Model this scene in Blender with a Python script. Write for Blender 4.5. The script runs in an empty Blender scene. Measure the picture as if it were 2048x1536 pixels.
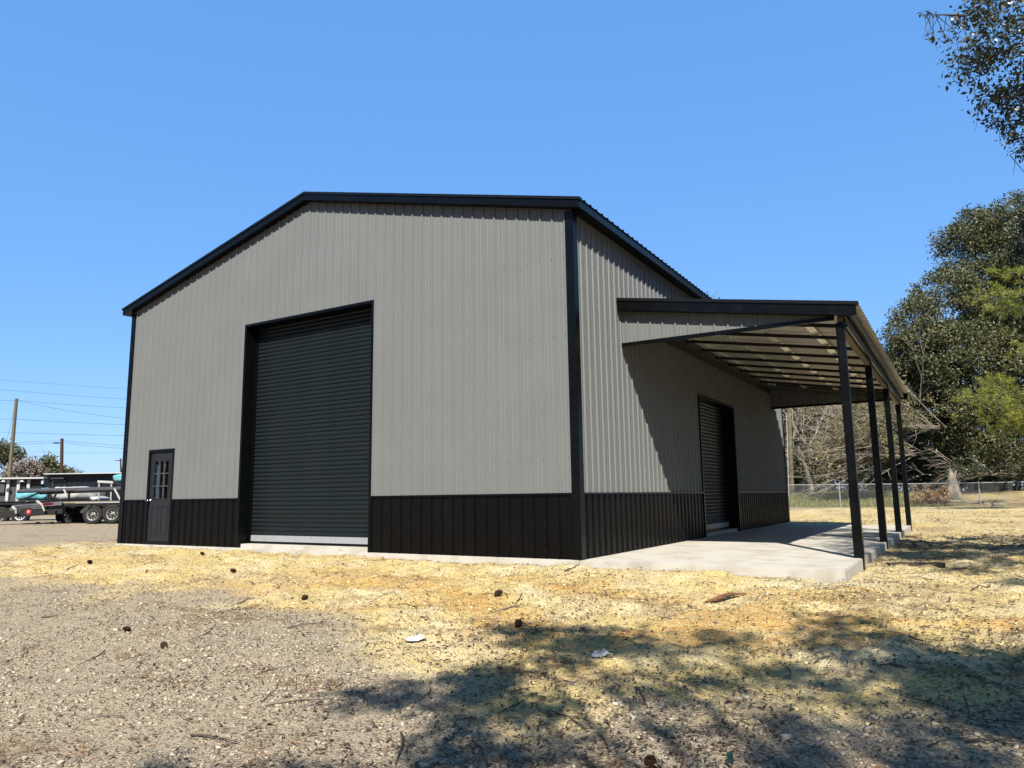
import bpy, bmesh, math, random
import numpy as np
from mathutils import Vector, Matrix
random.seed(7)
RNG = np.random.default_rng(11)
SC = bpy.context.scene
COL = SC.collection
R = math.radians

# ------------------------------------------------------------------ camera, sky, sun
CAM = np.array([5.0774, -10.3478, 0.9749])
RIGHT = np.array([0.85414, 0.51987, -0.01346]); UP = np.array([0.09035, -0.12285, 0.98830]); FWD = np.array([-0.51213, 0.84537, 0.15190])
FPX = 1465.08
cd = bpy.data.cameras.new('camera'); cam = bpy.data.objects.new('camera', cd); COL.objects.link(cam)
cd.sensor_width = 36; cd.lens = FPX / 2048 * 36; cd.clip_start = 0.05; cd.clip_end = 3000
m = Matrix((RIGHT, UP, -FWD)).transposed().to_4x4(); m.translation = Vector(CAM)
cam.matrix_world = m
SC.camera = cam
SUN = np.array([0.56, -1.0, 1.13]); SUN /= np.linalg.norm(SUN)
w = bpy.data.worlds.new('World'); SC.world = w; w.use_nodes = True
nt = w.node_tree; nt.nodes.clear()
sk = nt.nodes.new('ShaderNodeTexSky'); sk.sky_type = 'NISHITA'; sk.sun_disc = False
sk.sun_elevation = math.asin(SUN[2]); sk.sun_rotation = math.atan2(SUN[0], SUN[1])
sk.air_density = 1.0; sk.dust_density = 0.35; sk.ozone_density = 3.0; sk.altitude = 0
bg = nt.nodes.new('ShaderNodeBackground'); bg.inputs['Strength'].default_value = 0.063
wo = nt.nodes.new('ShaderNodeOutputWorld')
mxs = nt.nodes.new('ShaderNodeMix'); mxs.data_type = 'RGBA'; mxs.inputs[0].default_value = 0.56   # the even, saturated blue of a clear dry day
mxs.inputs[7].default_value = (0.14 / 0.15, 0.46 / 0.15, 1.10 / 0.15, 1); nt.links.new(sk.outputs[0], mxs.inputs[6])
nt.links.new(mxs.outputs[2], bg.inputs[0]); nt.links.new(bg.outputs[0], wo.inputs[0])
sl = bpy.data.lights.new('sun', 'SUN'); sl.energy = 5.0; sl.angle = R(0.55); sl.color = (1.0, 0.955, 0.885)
so = bpy.data.objects.new('sun', sl); COL.objects.link(so)
so.rotation_euler = Vector(SUN).to_track_quat('Z', 'Y').to_euler(); so.location = (0, -20, 30)
SC.view_settings.view_transform = 'Standard'; SC.view_settings.look = 'None'
SC.view_settings.exposure = 1.35; SC.view_settings.gamma = 1.0; SC.view_settings.use_curve_mapping = False
SC.cycles.max_bounces = 6; SC.cycles.transparent_max_bounces = 6

def at(u, v, dep):
    "point seen at photo pixel (u, v), dep metres in front of the camera"
    return CAM + (FWD + RIGHT * ((u - 1024) / FPX) + UP * ((768 - v) / FPX)) * dep

# ------------------------------------------------------------------ materials
AL = 0.415     # reflectances for this exposure
def mat(name, col, rough=0.5, metal=0.0, spec=0.5, **kw):
    al = kw.get('al', AL); col = tuple(c * al for c in col); spec *= 0.6
    if kw.get('noise'): kw['noise'] = (kw['noise'][0], tuple(c * al for c in kw['noise'][1])) + kw['noise'][2:]
    m = bpy.data.materials.new(name); m.use_nodes = True
    n = m.node_tree; b = n.nodes['Principled BSDF']
    b.inputs['Base Color'].default_value = (*col, 1); b.inputs['Roughness'].default_value = rough
    b.inputs['Metallic'].default_value = metal; b.inputs['Specular IOR Level'].default_value = spec
    L = n.links.new
    if kw.get('obj_var'):           # slight piece-to-piece difference
        oi = n.nodes.new('ShaderNodeObjectInfo'); mr = n.nodes.new('ShaderNodeMapRange')
        mr.inputs[3].default_value = 1 - kw['obj_var']; mr.inputs[4].default_value = 1 + kw['obj_var']
        L(oi.outputs['Random'], mr.inputs[0])
        hs = n.nodes.new('ShaderNodeHueSaturation'); hs.inputs['Color'].default_value = (*col, 1)
        L(mr.outputs[0], hs.inputs['Value']); src = hs.outputs[0]; L(src, b.inputs['Base Color'])
    else: src = None
    if kw.get('noise'):             # (scale, colour2, low, high)
        s, c2, lo, hi = kw['noise'][:4]
        tc = n.nodes.new('ShaderNodeTexCoord'); mp = n.nodes.new('ShaderNodeMapping')
        mp.inputs['Scale'].default_value = kw.get('stretch', (1, 1, 1)); L(tc.outputs['Object'], mp.inputs[0])
        no = n.nodes.new('ShaderNodeTexNoise'); no.inputs['Scale'].default_value = s; no.inputs['Detail'].default_value = 6
        no.inputs['Roughness'].default_value = 0.65
        L(mp.outputs[0], no.inputs['Vector'])
        mr = n.nodes.new('ShaderNodeMapRange'); mr.inputs[1].default_value = lo; mr.inputs[2].default_value = hi
        L(no.outputs[0], mr.inputs[0])
        mx = n.nodes.new('ShaderNodeMix'); mx.data_type = 'RGBA'
        if src: L(src, mx.inputs[6])
        else: mx.inputs[6].default_value = (*col, 1)
        mx.inputs[7].default_value = (*c2, 1); L(mr.outputs[0], mx.inputs[0]); L(mx.outputs[2], b.inputs['Base Color'])
        if kw.get('rough2') is not None:
            m2 = n.nodes.new('ShaderNodeMapRange'); m2.inputs[1].default_value = lo; m2.inputs[2].default_value = hi
            m2.inputs[3].default_value = rough; m2.inputs[4].default_value = kw['rough2']
            L(no.outputs[0], m2.inputs[0]); L(m2.outputs[0], b.inputs['Roughness'])
    if kw.get('bump'):              # (scale, strength, distance)
        s, st, di = kw['bump']
        tc = n.nodes.new('ShaderNodeTexCoord'); mp = n.nodes.new('ShaderNodeMapping')
        mp.inputs['Scale'].default_value = kw.get('bstretch', (1, 1, 1)); L(tc.outputs['Object'], mp.inputs[0])
        no = n.nodes.new('ShaderNodeTexNoise'); no.inputs['Scale'].default_value = s; no.inputs['Detail'].default_value = 4
        L(mp.outputs[0], no.inputs['Vector'])
        bp = n.nodes.new('ShaderNodeBump'); bp.inputs['Strength'].default_value = st; bp.inputs['Distance'].default_value = di
        L(no.outputs[0], bp.inputs['Height']); L(bp.outputs[0], b.inputs['Normal'])
    return m

def island_mat(name, stops, rough=0.7, trans=0.0, spec=0.3):
    al = 0.80 if trans else AL; stops = [(p, tuple(c * al for c in k)) for p, k in stops]
    "each loose piece (leaf, stone, needle) takes its own colour from a ramp"
    m = bpy.data.materials.new(name); m.use_nodes = True
    n = m.node_tree; b = n.nodes['Principled BSDF']; L = n.links.new
    g = n.nodes.new('ShaderNodeNewGeometry'); cr = n.nodes.new('ShaderNodeValToRGB')
    e = cr.color_ramp.elements
    while len(e) < len(stops): e.new(0.5)
    for i, (p, c) in enumerate(stops): e[i].position = p; e[i].color = (*c, 1)
    L(g.outputs['Random Per Island'], cr.inputs[0]); L(cr.outputs[0], b.inputs['Base Color'])
    b.inputs['Roughness'].default_value = rough; b.inputs['Specular IOR Level'].default_value = spec
    if trans:
        t = n.nodes.new('ShaderNodeBsdfTranslucent'); L(cr.outputs[0], t.inputs[0])
        mx = n.nodes.new('ShaderNodeMixShader'); mx.inputs[0].default_value = trans
        o = n.nodes['Material Output']; L(b.outputs[0], mx.inputs[1]); L(t.outputs[0], mx.inputs[2]); L(mx.outputs[0], o.inputs[0])
    return m

M = {}
M['grey_panel'] = mat('grey_panel', (0.256, 0.262, 0.250), 0.45, 0, 0.28, obj_var=0.018, noise=(0.9, (0.233, 0.239, 0.228), 0.35, 0.75), bump=(1.3, 0.22, 0.02), bstretch=(1, 1, 0.35))
M['black_panel'] = mat('black_panel', (0.0045, 0.0036, 0.0030), 0.32, 0, 0.24, obj_var=0.06, noise=(2.2, (0.008, 0.0065, 0.005), 0.5, 0.9), rough2=0.5, bump=(1.6, 0.12, 0.02), bstretch=(1, 1, 0.35))
M['black_trim'] = mat('black_trim', (0.0035, 0.0040, 0.0042), 0.28, 0, 0.28, noise=(4, (0.006, 0.006, 0.0055), 0.5, 0.8), rough2=0.42)
M['roof_black'] = mat('roof_black', (0.008, 0.008, 0.0085), 0.35, 0, 0.35, obj_var=0.05, noise=(3, (0.012, 0.0115, 0.011), 0.45, 0.8))
M['sheet_back'] = mat('sheet_back', (0.60, 0.57, 0.51), 0.36, 0, 0.8, al=.8, obj_var=0.05, noise=(2, (0.50, 0.46, 0.39), 0.45, 0.8))
M['door_sheet'] = mat('door_sheet', (0.012, 0.019, 0.0205), 0.34, 0, 0.33, obj_var=0.03, noise=(1.5, (0.016, 0.022, 0.023), 0.4, 0.8), rough2=0.45)
M['slate_door'] = mat('slate_door', (0.027, 0.029, 0.034), 0.45, 0, 0.3, noise=(3, (0.031, 0.032, 0.034), 0.4, 0.8))
M['muntin'] = mat('muntin', (0.10, 0.105, 0.11), 0.4)
M['glass'] = mat('glass', (0.9, 0.95, 0.95), 0.02, al=1.0, spec=0.8); M['glass'].node_tree.nodes['Principled BSDF'].inputs['Transmission Weight'].default_value = 1.0
M['screw'] = mat('screw', (0.13, 0.125, 0.11), 0.5)  # darker than the panels to stand for each head's small shadow
M['galv'] = mat('galv', (0.92, 0.91, 0.88), 0.25, 0.55, 0.8, al=1.0, noise=(14, (0.48, 0.48, 0.47), 0.4, 0.7))
M['bar_metal'] = mat('bar_metal', (0.66, 0.67, 0.68), 0.4, 0.35, 0.5, noise=(9, (0.5, 0.5, 0.5), 0.5, 0.8))
M['chrome'] = mat('chrome', (0.75, 0.75, 0.74), 0.2, 1.0)
M['rafter'] = mat('rafter', (0.014, 0.011, 0.008), 0.6, noise=(6, (0.034, 0.026, 0.018), 0.4, 0.8))
M['lumber'] = mat('lumber', (0.46, 0.36, 0.25), 0.7, 0, 0.3, noise=(5, (0.34, 0.24, 0.14), 0.4, 0.7), stretch=(6, 0.5, 6))
M['old_wood'] = mat('old_wood', (0.070, 0.052, 0.040), 0.85, 0, 0.2, noise=(6, (0.13, 0.10, 0.075), 0.45, 0.75), stretch=(0.6, 6, 6), bump=(25, 0.5, 0.01))
M['concrete'] = mat('concrete', (0.78, 0.73, 0.62), 0.85, 0, 0.25, noise=(1.6, (0.50, 0.42, 0.31), 0.46, 0.78), bump=(40, 0.15, 0.005))
M['bark'] = mat('bark', (0.11, 0.085, 0.065), 0.9, 0, 0.2, noise=(3, (0.20, 0.17, 0.14), 0.45, 0.7), stretch=(1, 1, 0.3), bump=(8, 0.6, 0.03))
M['red_bark'] = mat('red_bark', (0.26, 0.13, 0.07), 0.9, 0, 0.2, noise=(14, (0.14, 0.07, 0.04), 0.4, 0.7), bump=(30, 0.6, 0.01))
M['pale_bark'] = mat('pale_bark', (0.50, 0.43, 0.34), 0.9, 0, 0.2, noise=(2, (0.20, 0.165, 0.13), 0.4, 0.65))
M['pole_wood'] = mat('pole_wood', (0.30, 0.26, 0.16), 0.9, 0, 0.2, noise=(3, (0.20, 0.17, 0.11), 0.4, 0.7), stretch=(4, 4, 0.3))
M['pole_brown'] = mat('pole_brown', (0.13, 0.08, 0.055), 0.9, 0, 0.2, noise=(3, (0.09, 0.06, 0.045), 0.4, 0.7), stretch=(4, 4, 0.3))
M['wire'] = mat('wire', (0.16, 0.17, 0.19), 0.6)
M['fence_metal'] = mat('fence_metal', (0.50, 0.50, 0.48), 0.5, 0.2, noise=(6, (0.4, 0.4, 0.38), 0.4, 0.7))
M['tyre'] = mat('tyre', (0.028, 0.027, 0.026), 0.85, 0, 0.3, noise=(8, (0.05, 0.045, 0.04), 0.4, 0.8))
M['rim'] = mat('rim', (0.40, 0.38, 0.34), 0.5, 0.3, noise=(10, (0.25, 0.22, 0.2), 0.5, 0.8))
M['white_rim'] = mat('white_rim', (0.75, 0.74, 0.72), 0.5)
M['black_steel'] = mat('black_steel', (0.018, 0.017, 0.017), 0.5, 0, 0.5, noise=(5, (0.05, 0.042, 0.036), 0.5, 0.85))
M['grey_steel'] = mat('grey_steel', (0.10, 0.10, 0.105), 0.5, 0.2, noise=(5, (0.06, 0.06, 0.06), 0.4, 0.8))
M['pipe'] = mat('pipe', (0.075, 0.075, 0.08), 0.55, 0, 0.4, noise=(4, (0.12, 0.115, 0.11), 0.45, 0.8))
M['sheet_bundle'] = mat('sheet_bundle', (0.34, 0.35, 0.37), 0.35, 0.4, noise=(4, (0.20, 0.21, 0.23), 0.4, 0.7))
M['white_paint'] = mat('white_paint', (0.66, 0.65, 0.62), 0.5, noise=(5, (0.6, 0.58, 0.54), 0.5, 0.85))
M['red_paint'] = mat('red_paint', (0.50, 0.035, 0.045), 0.5, noise=(7, (0.35, 0.05, 0.05), 0.45, 0.8))
M['teal_wrap'] = mat('teal_wrap', (0.20, 0.62, 0.68), 0.35, 0, 0.5, noise=(3, (0.42, 0.76, 0.78), 0.4, 0.7), bump=(4, 0.6, 0.06))
M['white_wrap'] = mat('white_wrap', (0.74, 0.73, 0.69), 0.4, 0, 0.5, noise=(3, (0.58, 0.57, 0.54), 0.5, 0.8), bump=(3.5, 0.5, 0.06))
M['strap'] = mat('strap', (0.72, 0.70, 0.62), 0.7, noise=(8, (0.55, 0.52, 0.45), 0.4, 0.8))
M['navy'] = mat('navy', (0.0075, 0.009, 0.014), 0.45, 0, 0.4, obj_var=0.1, noise=(2, (0.013, 0.014, 0.018), 0.45, 0.8))
M['shed_grey'] = mat('shed_grey', (0.085, 0.095, 0.095), 0.5, obj_var=0.08, noise=(2, (0.11, 0.118, 0.115), 0.4, 0.8))
M['shed_dark'] = mat('shed_dark', (0.012, 0.013, 0.015), 0.6, noise=(2, (0.02, 0.02, 0.022), 0.4, 0.8))
M['paper'] = mat('paper', (0.72, 0.72, 0.70), 0.8, 0, 0.3, noise=(12, (0.62, 0.60, 0.55), 0.5, 0.8))
M['cone_brown'] = mat('cone_brown', (0.060, 0.026, 0.016), 0.8, 0, 0.3, noise=(30, (0.12, 0.06, 0.035), 0.45, 0.75))
M['green_stake'] = mat('green_stake', (0.01, 0.05, 0.04), 0.5, noise=(8, (0.02, 0.07, 0.055), 0.4, 0.8))
M['oak_leaf'] = island_mat('oak_leaf', [(0.0, (0.030, 0.036, 0.013)), (0.4, (0.062, 0.070, 0.024)), (0.75, (0.105, 0.108, 0.042)), (0.95, (0.16, 0.145, 0.07)), (1.0, (0.20, 0.165, 0.10))], 0.5, 0.2, 0.3)
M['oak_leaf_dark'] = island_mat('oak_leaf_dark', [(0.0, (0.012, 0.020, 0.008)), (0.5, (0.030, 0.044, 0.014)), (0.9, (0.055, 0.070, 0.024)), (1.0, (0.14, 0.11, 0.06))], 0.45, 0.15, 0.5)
M['near_leaf'] = island_mat('near_leaf', [(0.0, (0.018, 0.027, 0.010)), (0.5, (0.040, 0.052, 0.018)), (0.9, (0.085, 0.090, 0.040)), (1.0, (0.18, 0.14, 0.09))], 0.38, 0.16, 0.5)
M['olive_leaf'] = island_mat('olive_leaf', [(0.0, (0.07, 0.068, 0.028)), (0.5, (0.15, 0.135, 0.06)), (1.0, (0.28, 0.235, 0.12))], 0.6, 0.2)
M['dead_leaf'] = island_mat('dead_leaf', [(0.0, (0.10, 0.065, 0.035)), (0.5, (0.22, 0.16, 0.09)), (1.0, (0.38, 0.30, 0.18))], 0.7, 0.15)
M['rust_needle'] = island_mat('rust_needle', [(0.0, (0.12, 0.06, 0.03)), (0.5, (0.24, 0.135, 0.065)), (1.0, (0.36, 0.25, 0.13))], 0.7, 0.1)
M['pine_needle'] = island_mat('pine_needle', [(0.0, (0.08, 0.11, 0.015)), (0.5, (0.20, 0.225, 0.028)), (1.0, (0.38, 0.37, 0.06))], 0.5, 0.3)
M['far_leaf'] = island_mat('far_leaf', [(0.0, (0.05, 0.065, 0.025)), (0.6, (0.11, 0.12, 0.055)), (1.0, (0.20, 0.19, 0.11))], 0.6, 0.2)
M['far_twig'] = island_mat('far_twig', [(0.0, (0.13, 0.10, 0.08)), (0.6, (0.22, 0.18, 0.145)), (1.0, (0.32, 0.27, 0.22))], 0.8, 0.1)
M['grass'] = island_mat('grass', [(0.0, (0.10, 0.115, 0.03)), (0.6, (0.20, 0.20, 0.06)), (1.0, (0.34, 0.29, 0.12))], 0.7, 0.2)
M['stone'] = island_mat('stone', [(0.0, (0.28, 0.22, 0.15)), (0.35, (0.50, 0.41, 0.29)), (0.85, (0.66, 0.55, 0.39)), (1.0, (0.76, 0.65, 0.48))], 0.8, 0)
M['clod'] = island_mat('clod', [(0.0, (0.76, 0.57, 0.25)), (0.5, (0.94, 0.74, 0.34)), (1.0, (1.04, 0.86, 0.48))], 0.9, 0)
M['litter'] = island_mat('litter', [(0.0, (0.05, 0.032, 0.020)), (0.5, (0.13, 0.085, 0.05)), (0.85, (0.26, 0.18, 0.105)), (1.0, (0.45, 0.36, 0.24))], 0.75, 0)
M['straw'] = island_mat('straw', [(0.0, (0.17, 0.075, 0.032)), (0.6, (0.34, 0.165, 0.075)), (1.0, (0.46, 0.28, 0.14))], 0.75, 0)

# ------------------------------------------------------------------ mesh helpers
class MB:
    def __init__(s): s.v = []; s.f = []; s.mi = []
    def add(s, vs, fs, mi=0):
        o = len(s.v); s.v += [tuple(p) for p in vs]; s.f += [tuple(i + o for i in f) for f in fs]; s.mi += [mi] * len(fs); return s
    def box(s, x0, x1, y0, y1, z0, z1, mi=0):
        return s.add([(x0, y0, z0), (x1, y0, z0), (x1, y1, z0), (x0, y1, z0), (x0, y0, z1), (x1, y0, z1), (x1, y1, z1), (x0, y1, z1)],
                     [(0, 3, 2, 1), (4, 5, 6, 7), (0, 1, 5, 4), (1, 2, 6, 5), (2, 3, 7, 6), (3, 0, 4, 7)], mi)
    def prism(s, pts, e, mi=0):
        "closed polygon pts extruded by vector e"
        n = len(pts); p = [np.array(q, float) for q in pts]; q = [a + np.array(e) for a in p]
        return s.add(p + q, [tuple(range(n))[::-1], tuple(range(n, 2 * n))] + [(i, (i + 1) % n, n + (i + 1) % n, n + i) for i in range(n)], mi)
    def beam(s, a, b, wd, ht, up=(0, 0, 1), mi=0):
        a = np.array(a, float); b = np.array(b, float); d = b - a; d /= np.linalg.norm(d)
        sd = np.cross(d, up); sd /= np.linalg.norm(sd); u = np.cross(sd, d)
        c = [sd * i * wd / 2 + u * j * ht / 2 for i, j in ((-1, -1), (1, -1), (1, 1), (-1, 1))]
        return s.add([a + k for k in c] + [b + k for k in c], [(0, 1, 2, 3), (7, 6, 5, 4), (0, 4, 5, 1), (1, 5, 6, 2), (2, 6, 7, 3), (3, 7, 4, 0)], mi)
    def tube(s, path, rad, n=6, mi=0):
        P = [np.array(p, float) for p in path]; k = len(P); vs = []; ref = np.array([0.31, 0.52, 0.79])
        for i, p in enumerate(P):
            d = P[min(i + 1, k - 1)] - P[max(i - 1, 0)]; d = d / (np.linalg.norm(d) + 1e-9)
            a = np.cross(d, ref); a /= np.linalg.norm(a) + 1e-9; b = np.cross(d, a)
            r = rad[i] if hasattr(rad, '__len__') else rad
            for j in range(n):
                t = 2 * math.pi * j / n; vs.append(p + (a * math.cos(t) + b * math.sin(t)) * r)
        fs = [(i * n + j, i * n + (j + 1) % n, (i + 1) * n + (j + 1) % n, (i + 1) * n + j) for i in range(k - 1) for j in range(n)]
        fs += [tuple(range(n))[::-1], tuple(range((k - 1) * n, k * n))]
        return s.add(vs, fs, mi)
    def lathe(s, prof, c, ax, n=24, mi=0):
        "prof: (radius, offset along axis) pairs; ax unit axis"
        ax = np.array(ax, float); ax /= np.linalg.norm(ax); a = np.cross(ax, (0.1, 0.2, 0.97)); a /= np.linalg.norm(a); b = np.cross(ax, a); c = np.array(c, float)
        vs = [c + ax * h + (a * math.cos(2 * math.pi * j / n) + b * math.sin(2 * math.pi * j / n)) * r for r, h in prof for j in range(n)]
        fs = [(i * n + j, i * n + (j + 1) % n, (i + 1) * n + (j + 1) % n, (i + 1) * n + j) for i in range(len(prof) - 1) for j in range(n)]
        return s.add(vs, fs, mi)
    def build(s, name, mats, parent=None, smooth=False, off=None):
        o0 = np.array(parent['_o'] if parent is not None and '_o' in parent else (0, 0, 0)) if off is None else np.array(off, float)
        me = bpy.data.meshes.new(name); v = np.array(s.v, float) - o0
        me.from_pydata(v.tolist(), [], s.f)
        return link(name, me, mats, parent, smooth, s.mi, o0)

def link(name, me, mats, parent=None, smooth=False, mi=None, o0=(0, 0, 0)):
    for k in (mats if isinstance(mats, (list, tuple)) else [mats]): me.materials.append(M[k])
    if mi is not None and any(mi): me.polygons.foreach_set('material_index', mi)
    if smooth: me.polygons.foreach_set('use_smooth', [True] * len(me.polygons))
    me.update()
    o = bpy.data.objects.new(name, me); COL.objects.link(o)
    o['_o'] = [float(x) for x in o0]
    if parent is not None: o.parent = parent
    else: o.location = o0
    return o

def np_mesh(name, V, F, mats, parent=None, off=(0, 0, 0)):
    "fast mesh from arrays; F is (n, k) of one polygon size"
    V = np.asarray(V, np.float32) - np.array(off, np.float32); F = np.asarray(F, np.int32); n, k = F.shape
    me = bpy.data.meshes.new(name); me.vertices.add(len(V)); me.vertices.foreach_set('co', V.ravel())
    me.loops.add(n * k); me.loops.foreach_set('vertex_index', F.ravel())
    me.polygons.add(n); me.polygons.foreach_set('loop_start', np.arange(0, n * k, k, dtype=np.int32))
    me.update(calc_edges=True)
    return link(name, me, mats, parent, False, None, off)

def tag(o, label, cat=None, group=None, kind=None):
    if label: o['label'] = label
    if cat: o['category'] = cat
    if group: o['group'] = group
    if kind: o['kind'] = kind
    return o
def thing(name, label, cat, loc, group=None):
    o = bpy.data.objects.new(name, None); COL.objects.link(o); o.location = [float(x) for x in loc]; o.empty_display_size = 0.3
    o['_o'] = [float(x) for x in loc]
    return tag(o, label, cat, group)
def copies(proto, offs, parent):
    "alike pieces that share one mesh"
    for d in offs:
        c = proto.copy(); COL.objects.link(c); c.parent = parent; c.location = Vector(proto.location) + Vector(d)

# value noise
_lat = RNG.random((256, 256))
def vnoise(x, y):
    x = np.asarray(x, float); y = np.asarray(y, float)
    xi = np.floor(x).astype(int); yi = np.floor(y).astype(int); fx = x - xi; fy = y - yi
    fx = fx * fx * (3 - 2 * fx); fy = fy * fy * (3 - 2 * fy)
    a = _lat[xi & 255, yi & 255]; b = _lat[(xi + 1) & 255, yi & 255]; c = _lat[xi & 255, (yi + 1) & 255]; d = _lat[(xi + 1) & 255, (yi + 1) & 255]
    return (a * (1 - fx) + b * fx) * (1 - fy) + (c * (1 - fx) + d * fx) * fy
def fbm(x, y, o=4):
    r = 0; a = 0.5; s = 0
    for i in range(o): r = r + a * vnoise(x * 2 ** i + 17 * i, y * 2 ** i + 31 * i); s += a; a *= 0.5
    return r / s
def sstep(a, b, x):
    t = np.clip((np.asarray(x, float) - a) / (b - a), 0, 1); return t * t * (3 - 2 * t)

# ------------------------------------------------------------------ ground
W = 12.19; LEN = 15.9; LW = 3.68
def gravel_edge(x): return np.interp(x, [-60, -14, -7.7, -5.6, -2.5, -1.3, 0.6, 2.3, 3.6, 5.3, 9], [-4.2, -4.2, -4.4, -3.9, -4.2, -4.2, -5.3, -5.9, -5.7, -4.8, -4.4])
def sand_mask(x, y):
    n = fbm(x * 0.8 + 3, y * 0.8 + 9, 4) - 0.5; n2 = fbm(x * 3 + 3, y * 3 + 9, 3) - 0.5
    s = sstep(-0.45, 0.55, y - gravel_edge(x) + n * 2.2 + n2 * 0.5)
    left = sstep(-1.0, 1.6, (x + 14.2) + 0.9 * (y * -0.5 - 0.6) + n * 2.5)      # gravel again beyond the left corner
    return s * left
FA = at(1577, 1014, 38); FB = at(2048, 1009, 34.5)
fdir = (FB - FA)[:2]; fdir /= np.linalg.norm(fdir); fnor = np.array([-fdir[1], fdir[0]])
def fence_d(x, y): return (x - FA[0]) * fnor[0] + (y - FA[1]) * fnor[1]
MOUNDS = [(-2.6, -0.9, .9, .45, .07), (-1.0, -0.75, .8, .4, .09), (0.15, -0.55, .45, .3, .11), (1.3, -0.75, .9, .45, .11), (2.4, -0.55, .7, .35, .07), (-5.6, -0.8, 1.4, .5, .05), (2.6, -2.0, .8, .5, .05), (3.6, -1.9, .6, .5, .06), (4.4, 0.6, .5, .8, .04), (5.6, 4, .7, 1.5, .06), (6.4, 8, .8, 2, .06), (-9.5, -0.9, 1.2, .4, .04)]
def gz(x, y, fine=True):
    x = np.asarray(x, float); y = np.asarray(y, float)
    zf = -0.135 + 0.0085 * np.clip(-x, -3, 12)
    s = sstep(-0.4, -9.5, y); z = zf * (1 - s) + (-0.56) * s
    z = z + 0.75 * sstep(0.5, 15, fence_d(x, y)) * (y > 15)
    z = z + 0.36 * sstep(12, 30, y) + 0.22 * sstep(-13, -30, x)
    d = np.hypot(x - 4, y + 6); nf = 1 - sstep(14, 40, d)
    sm = sand_mask(x, y)
    for mx, my, sx, sy, a in MOUNDS: z = z + a * np.exp(-((x - mx) / sx) ** 2 - ((y - my) / sy) ** 2)
    if fine:
        z = z + (fbm(x * 0.9, y * 0.9, 3) - 0.5) * 0.06 * nf
        z = z + (fbm(x * 3.1 + 5, y * 3.1, 4) - 0.5) * (0.03 + 0.115 * sm) * nf
        z = z + (fbm(x * 9 + 5, y * 9, 2) - 0.5) * (0.022 + 0.035 * sm) * nf
    inside = sstep(-W - 0.05, -W + 0.05, x) * (1 - sstep(0.0, 0.1, x)) * sstep(-0.05, 0.05, y) * (1 - sstep(LEN - .05, LEN + .05, y))
    lean = sstep(-0.1, 0.0, x) * (1 - sstep(LW - .06, LW + 0.03, x)) * sstep(-0.05, 0.05, y) * (1 - sstep(14.1, 14.25, y))
    k = np.maximum(inside, lean)
    near = sstep(-0.9, -0.1, y) * (1 - sstep(14.2, 15.5, y)) * sstep(-W - 1, -W, x) * (1 - sstep(LW, LW + 0.8, x))
    z = np.where(near > 0, np.minimum(z, z * (1 - near) + np.minimum(z, -0.035) * near), z)
    return z * (1 - k) + np.minimum(z, -0.3) * k

def graded(lo, hi, step, far, g):
    a = list(np.arange(lo, hi, step)); s = step; p = a[-1]
    while p < far[1]: s *= g; p += s; a.append(p)
    s = step; p = a[0]; b = []
    while p > far[0]: s *= g; p -= s; b.append(p)
    return np.array(b[::-1] + a)
gx = graded(-9.5, 8.5, 0.06, (-900, 900), 1.07); gy = graded(-9.2, 3.0, 0.06, (-900, 900), 1.06)
X, Y = np.meshgrid(gx, gy, indexing='ij'); Z = gz(X, Y)
nx, ny = X.shape; idx = np.arange(nx * ny).reshape(nx, ny)
gf = np.stack([idx[:-1, :-1], idx[1:, :-1], idx[1:, 1:], idx[:-1, 1:]], -1).reshape(-1, 4)
M['ground'] = gm = bpy.data.materials.new('ground'); gm.use_nodes = True
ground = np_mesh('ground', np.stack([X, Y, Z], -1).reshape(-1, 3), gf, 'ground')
ground.data.polygons.foreach_set('use_smooth', [True] * len(ground.data.polygons))
tag(ground, 'yellow sand and pale gravel yard around the metal building', kind='structure')
xs, ys = X.ravel(), Y.ravel()
def put(nm, val):
    a = ground.data.attributes.new(nm, 'FLOAT', 'POINT'); a.data.foreach_set('value', np.asarray(val, np.float32))
sm = sand_mask(xs, ys); put('sand', sm)
fd = fence_d(xs, ys); put('grass', sstep(-0.4, 0.8, fd + (fbm(xs, ys, 3) - .5) * 1.5) * (ys > 15) * (1 - 0.9 * sstep(1.5, 4.0, (xs - 1.9) + (fbm(xs * .7, ys * .7, 3) - .5) * 3)))
oc = sstep(0.44, 0.60, fbm(xs * 0.55 + 40, ys * 0.9 + 12, 4)) * sstep(-5.5, -3.6, ys) * (1 - sstep(-2.2, -0.8, ys)) * (.25 + .75 * sstep(-6, -1, xs)) ; put('ochre', np.clip(oc * 1.0, 0, 1))
put('rust', sstep(0.60, 0.72, fbm(xs * 1.3 + 4, ys * 2.6 + 50, 4)) * (1 - sstep(20, 26, ys)) + sstep(-.5, .5, fd) * sstep(1.5, 4.0, xs - 1.9) * (ys > 15) * 0.8)  # right behind the fence: reddish debris, deepened to stand for tree shade
put('dirt', sstep(0.48, 0.72, fbm(xs * 0.7 + 80, ys * 0.7 + 7, 4)) * sstep(0.5, 2.5, xs + 0.25 * (ys + 3)))
n = gm.node_tree; L = n.links.new; b = n.nodes['Principled BSDF']; b.inputs['Roughness'].default_value = 0.95; b.inputs['Specular IOR Level'].default_value = 0.15
tc = n.nodes.new('ShaderNodeTexCoord')
def noise(scale, detail=5, rough=0.6):
    q = n.nodes.new('ShaderNodeTexNoise'); q.inputs['Scale'].default_value = scale; q.inputs['Detail'].default_value = detail; q.inputs['Roughness'].default_value = rough
    L(tc.outputs['Object'], q.inputs['Vector']); return q.outputs[0]
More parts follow.
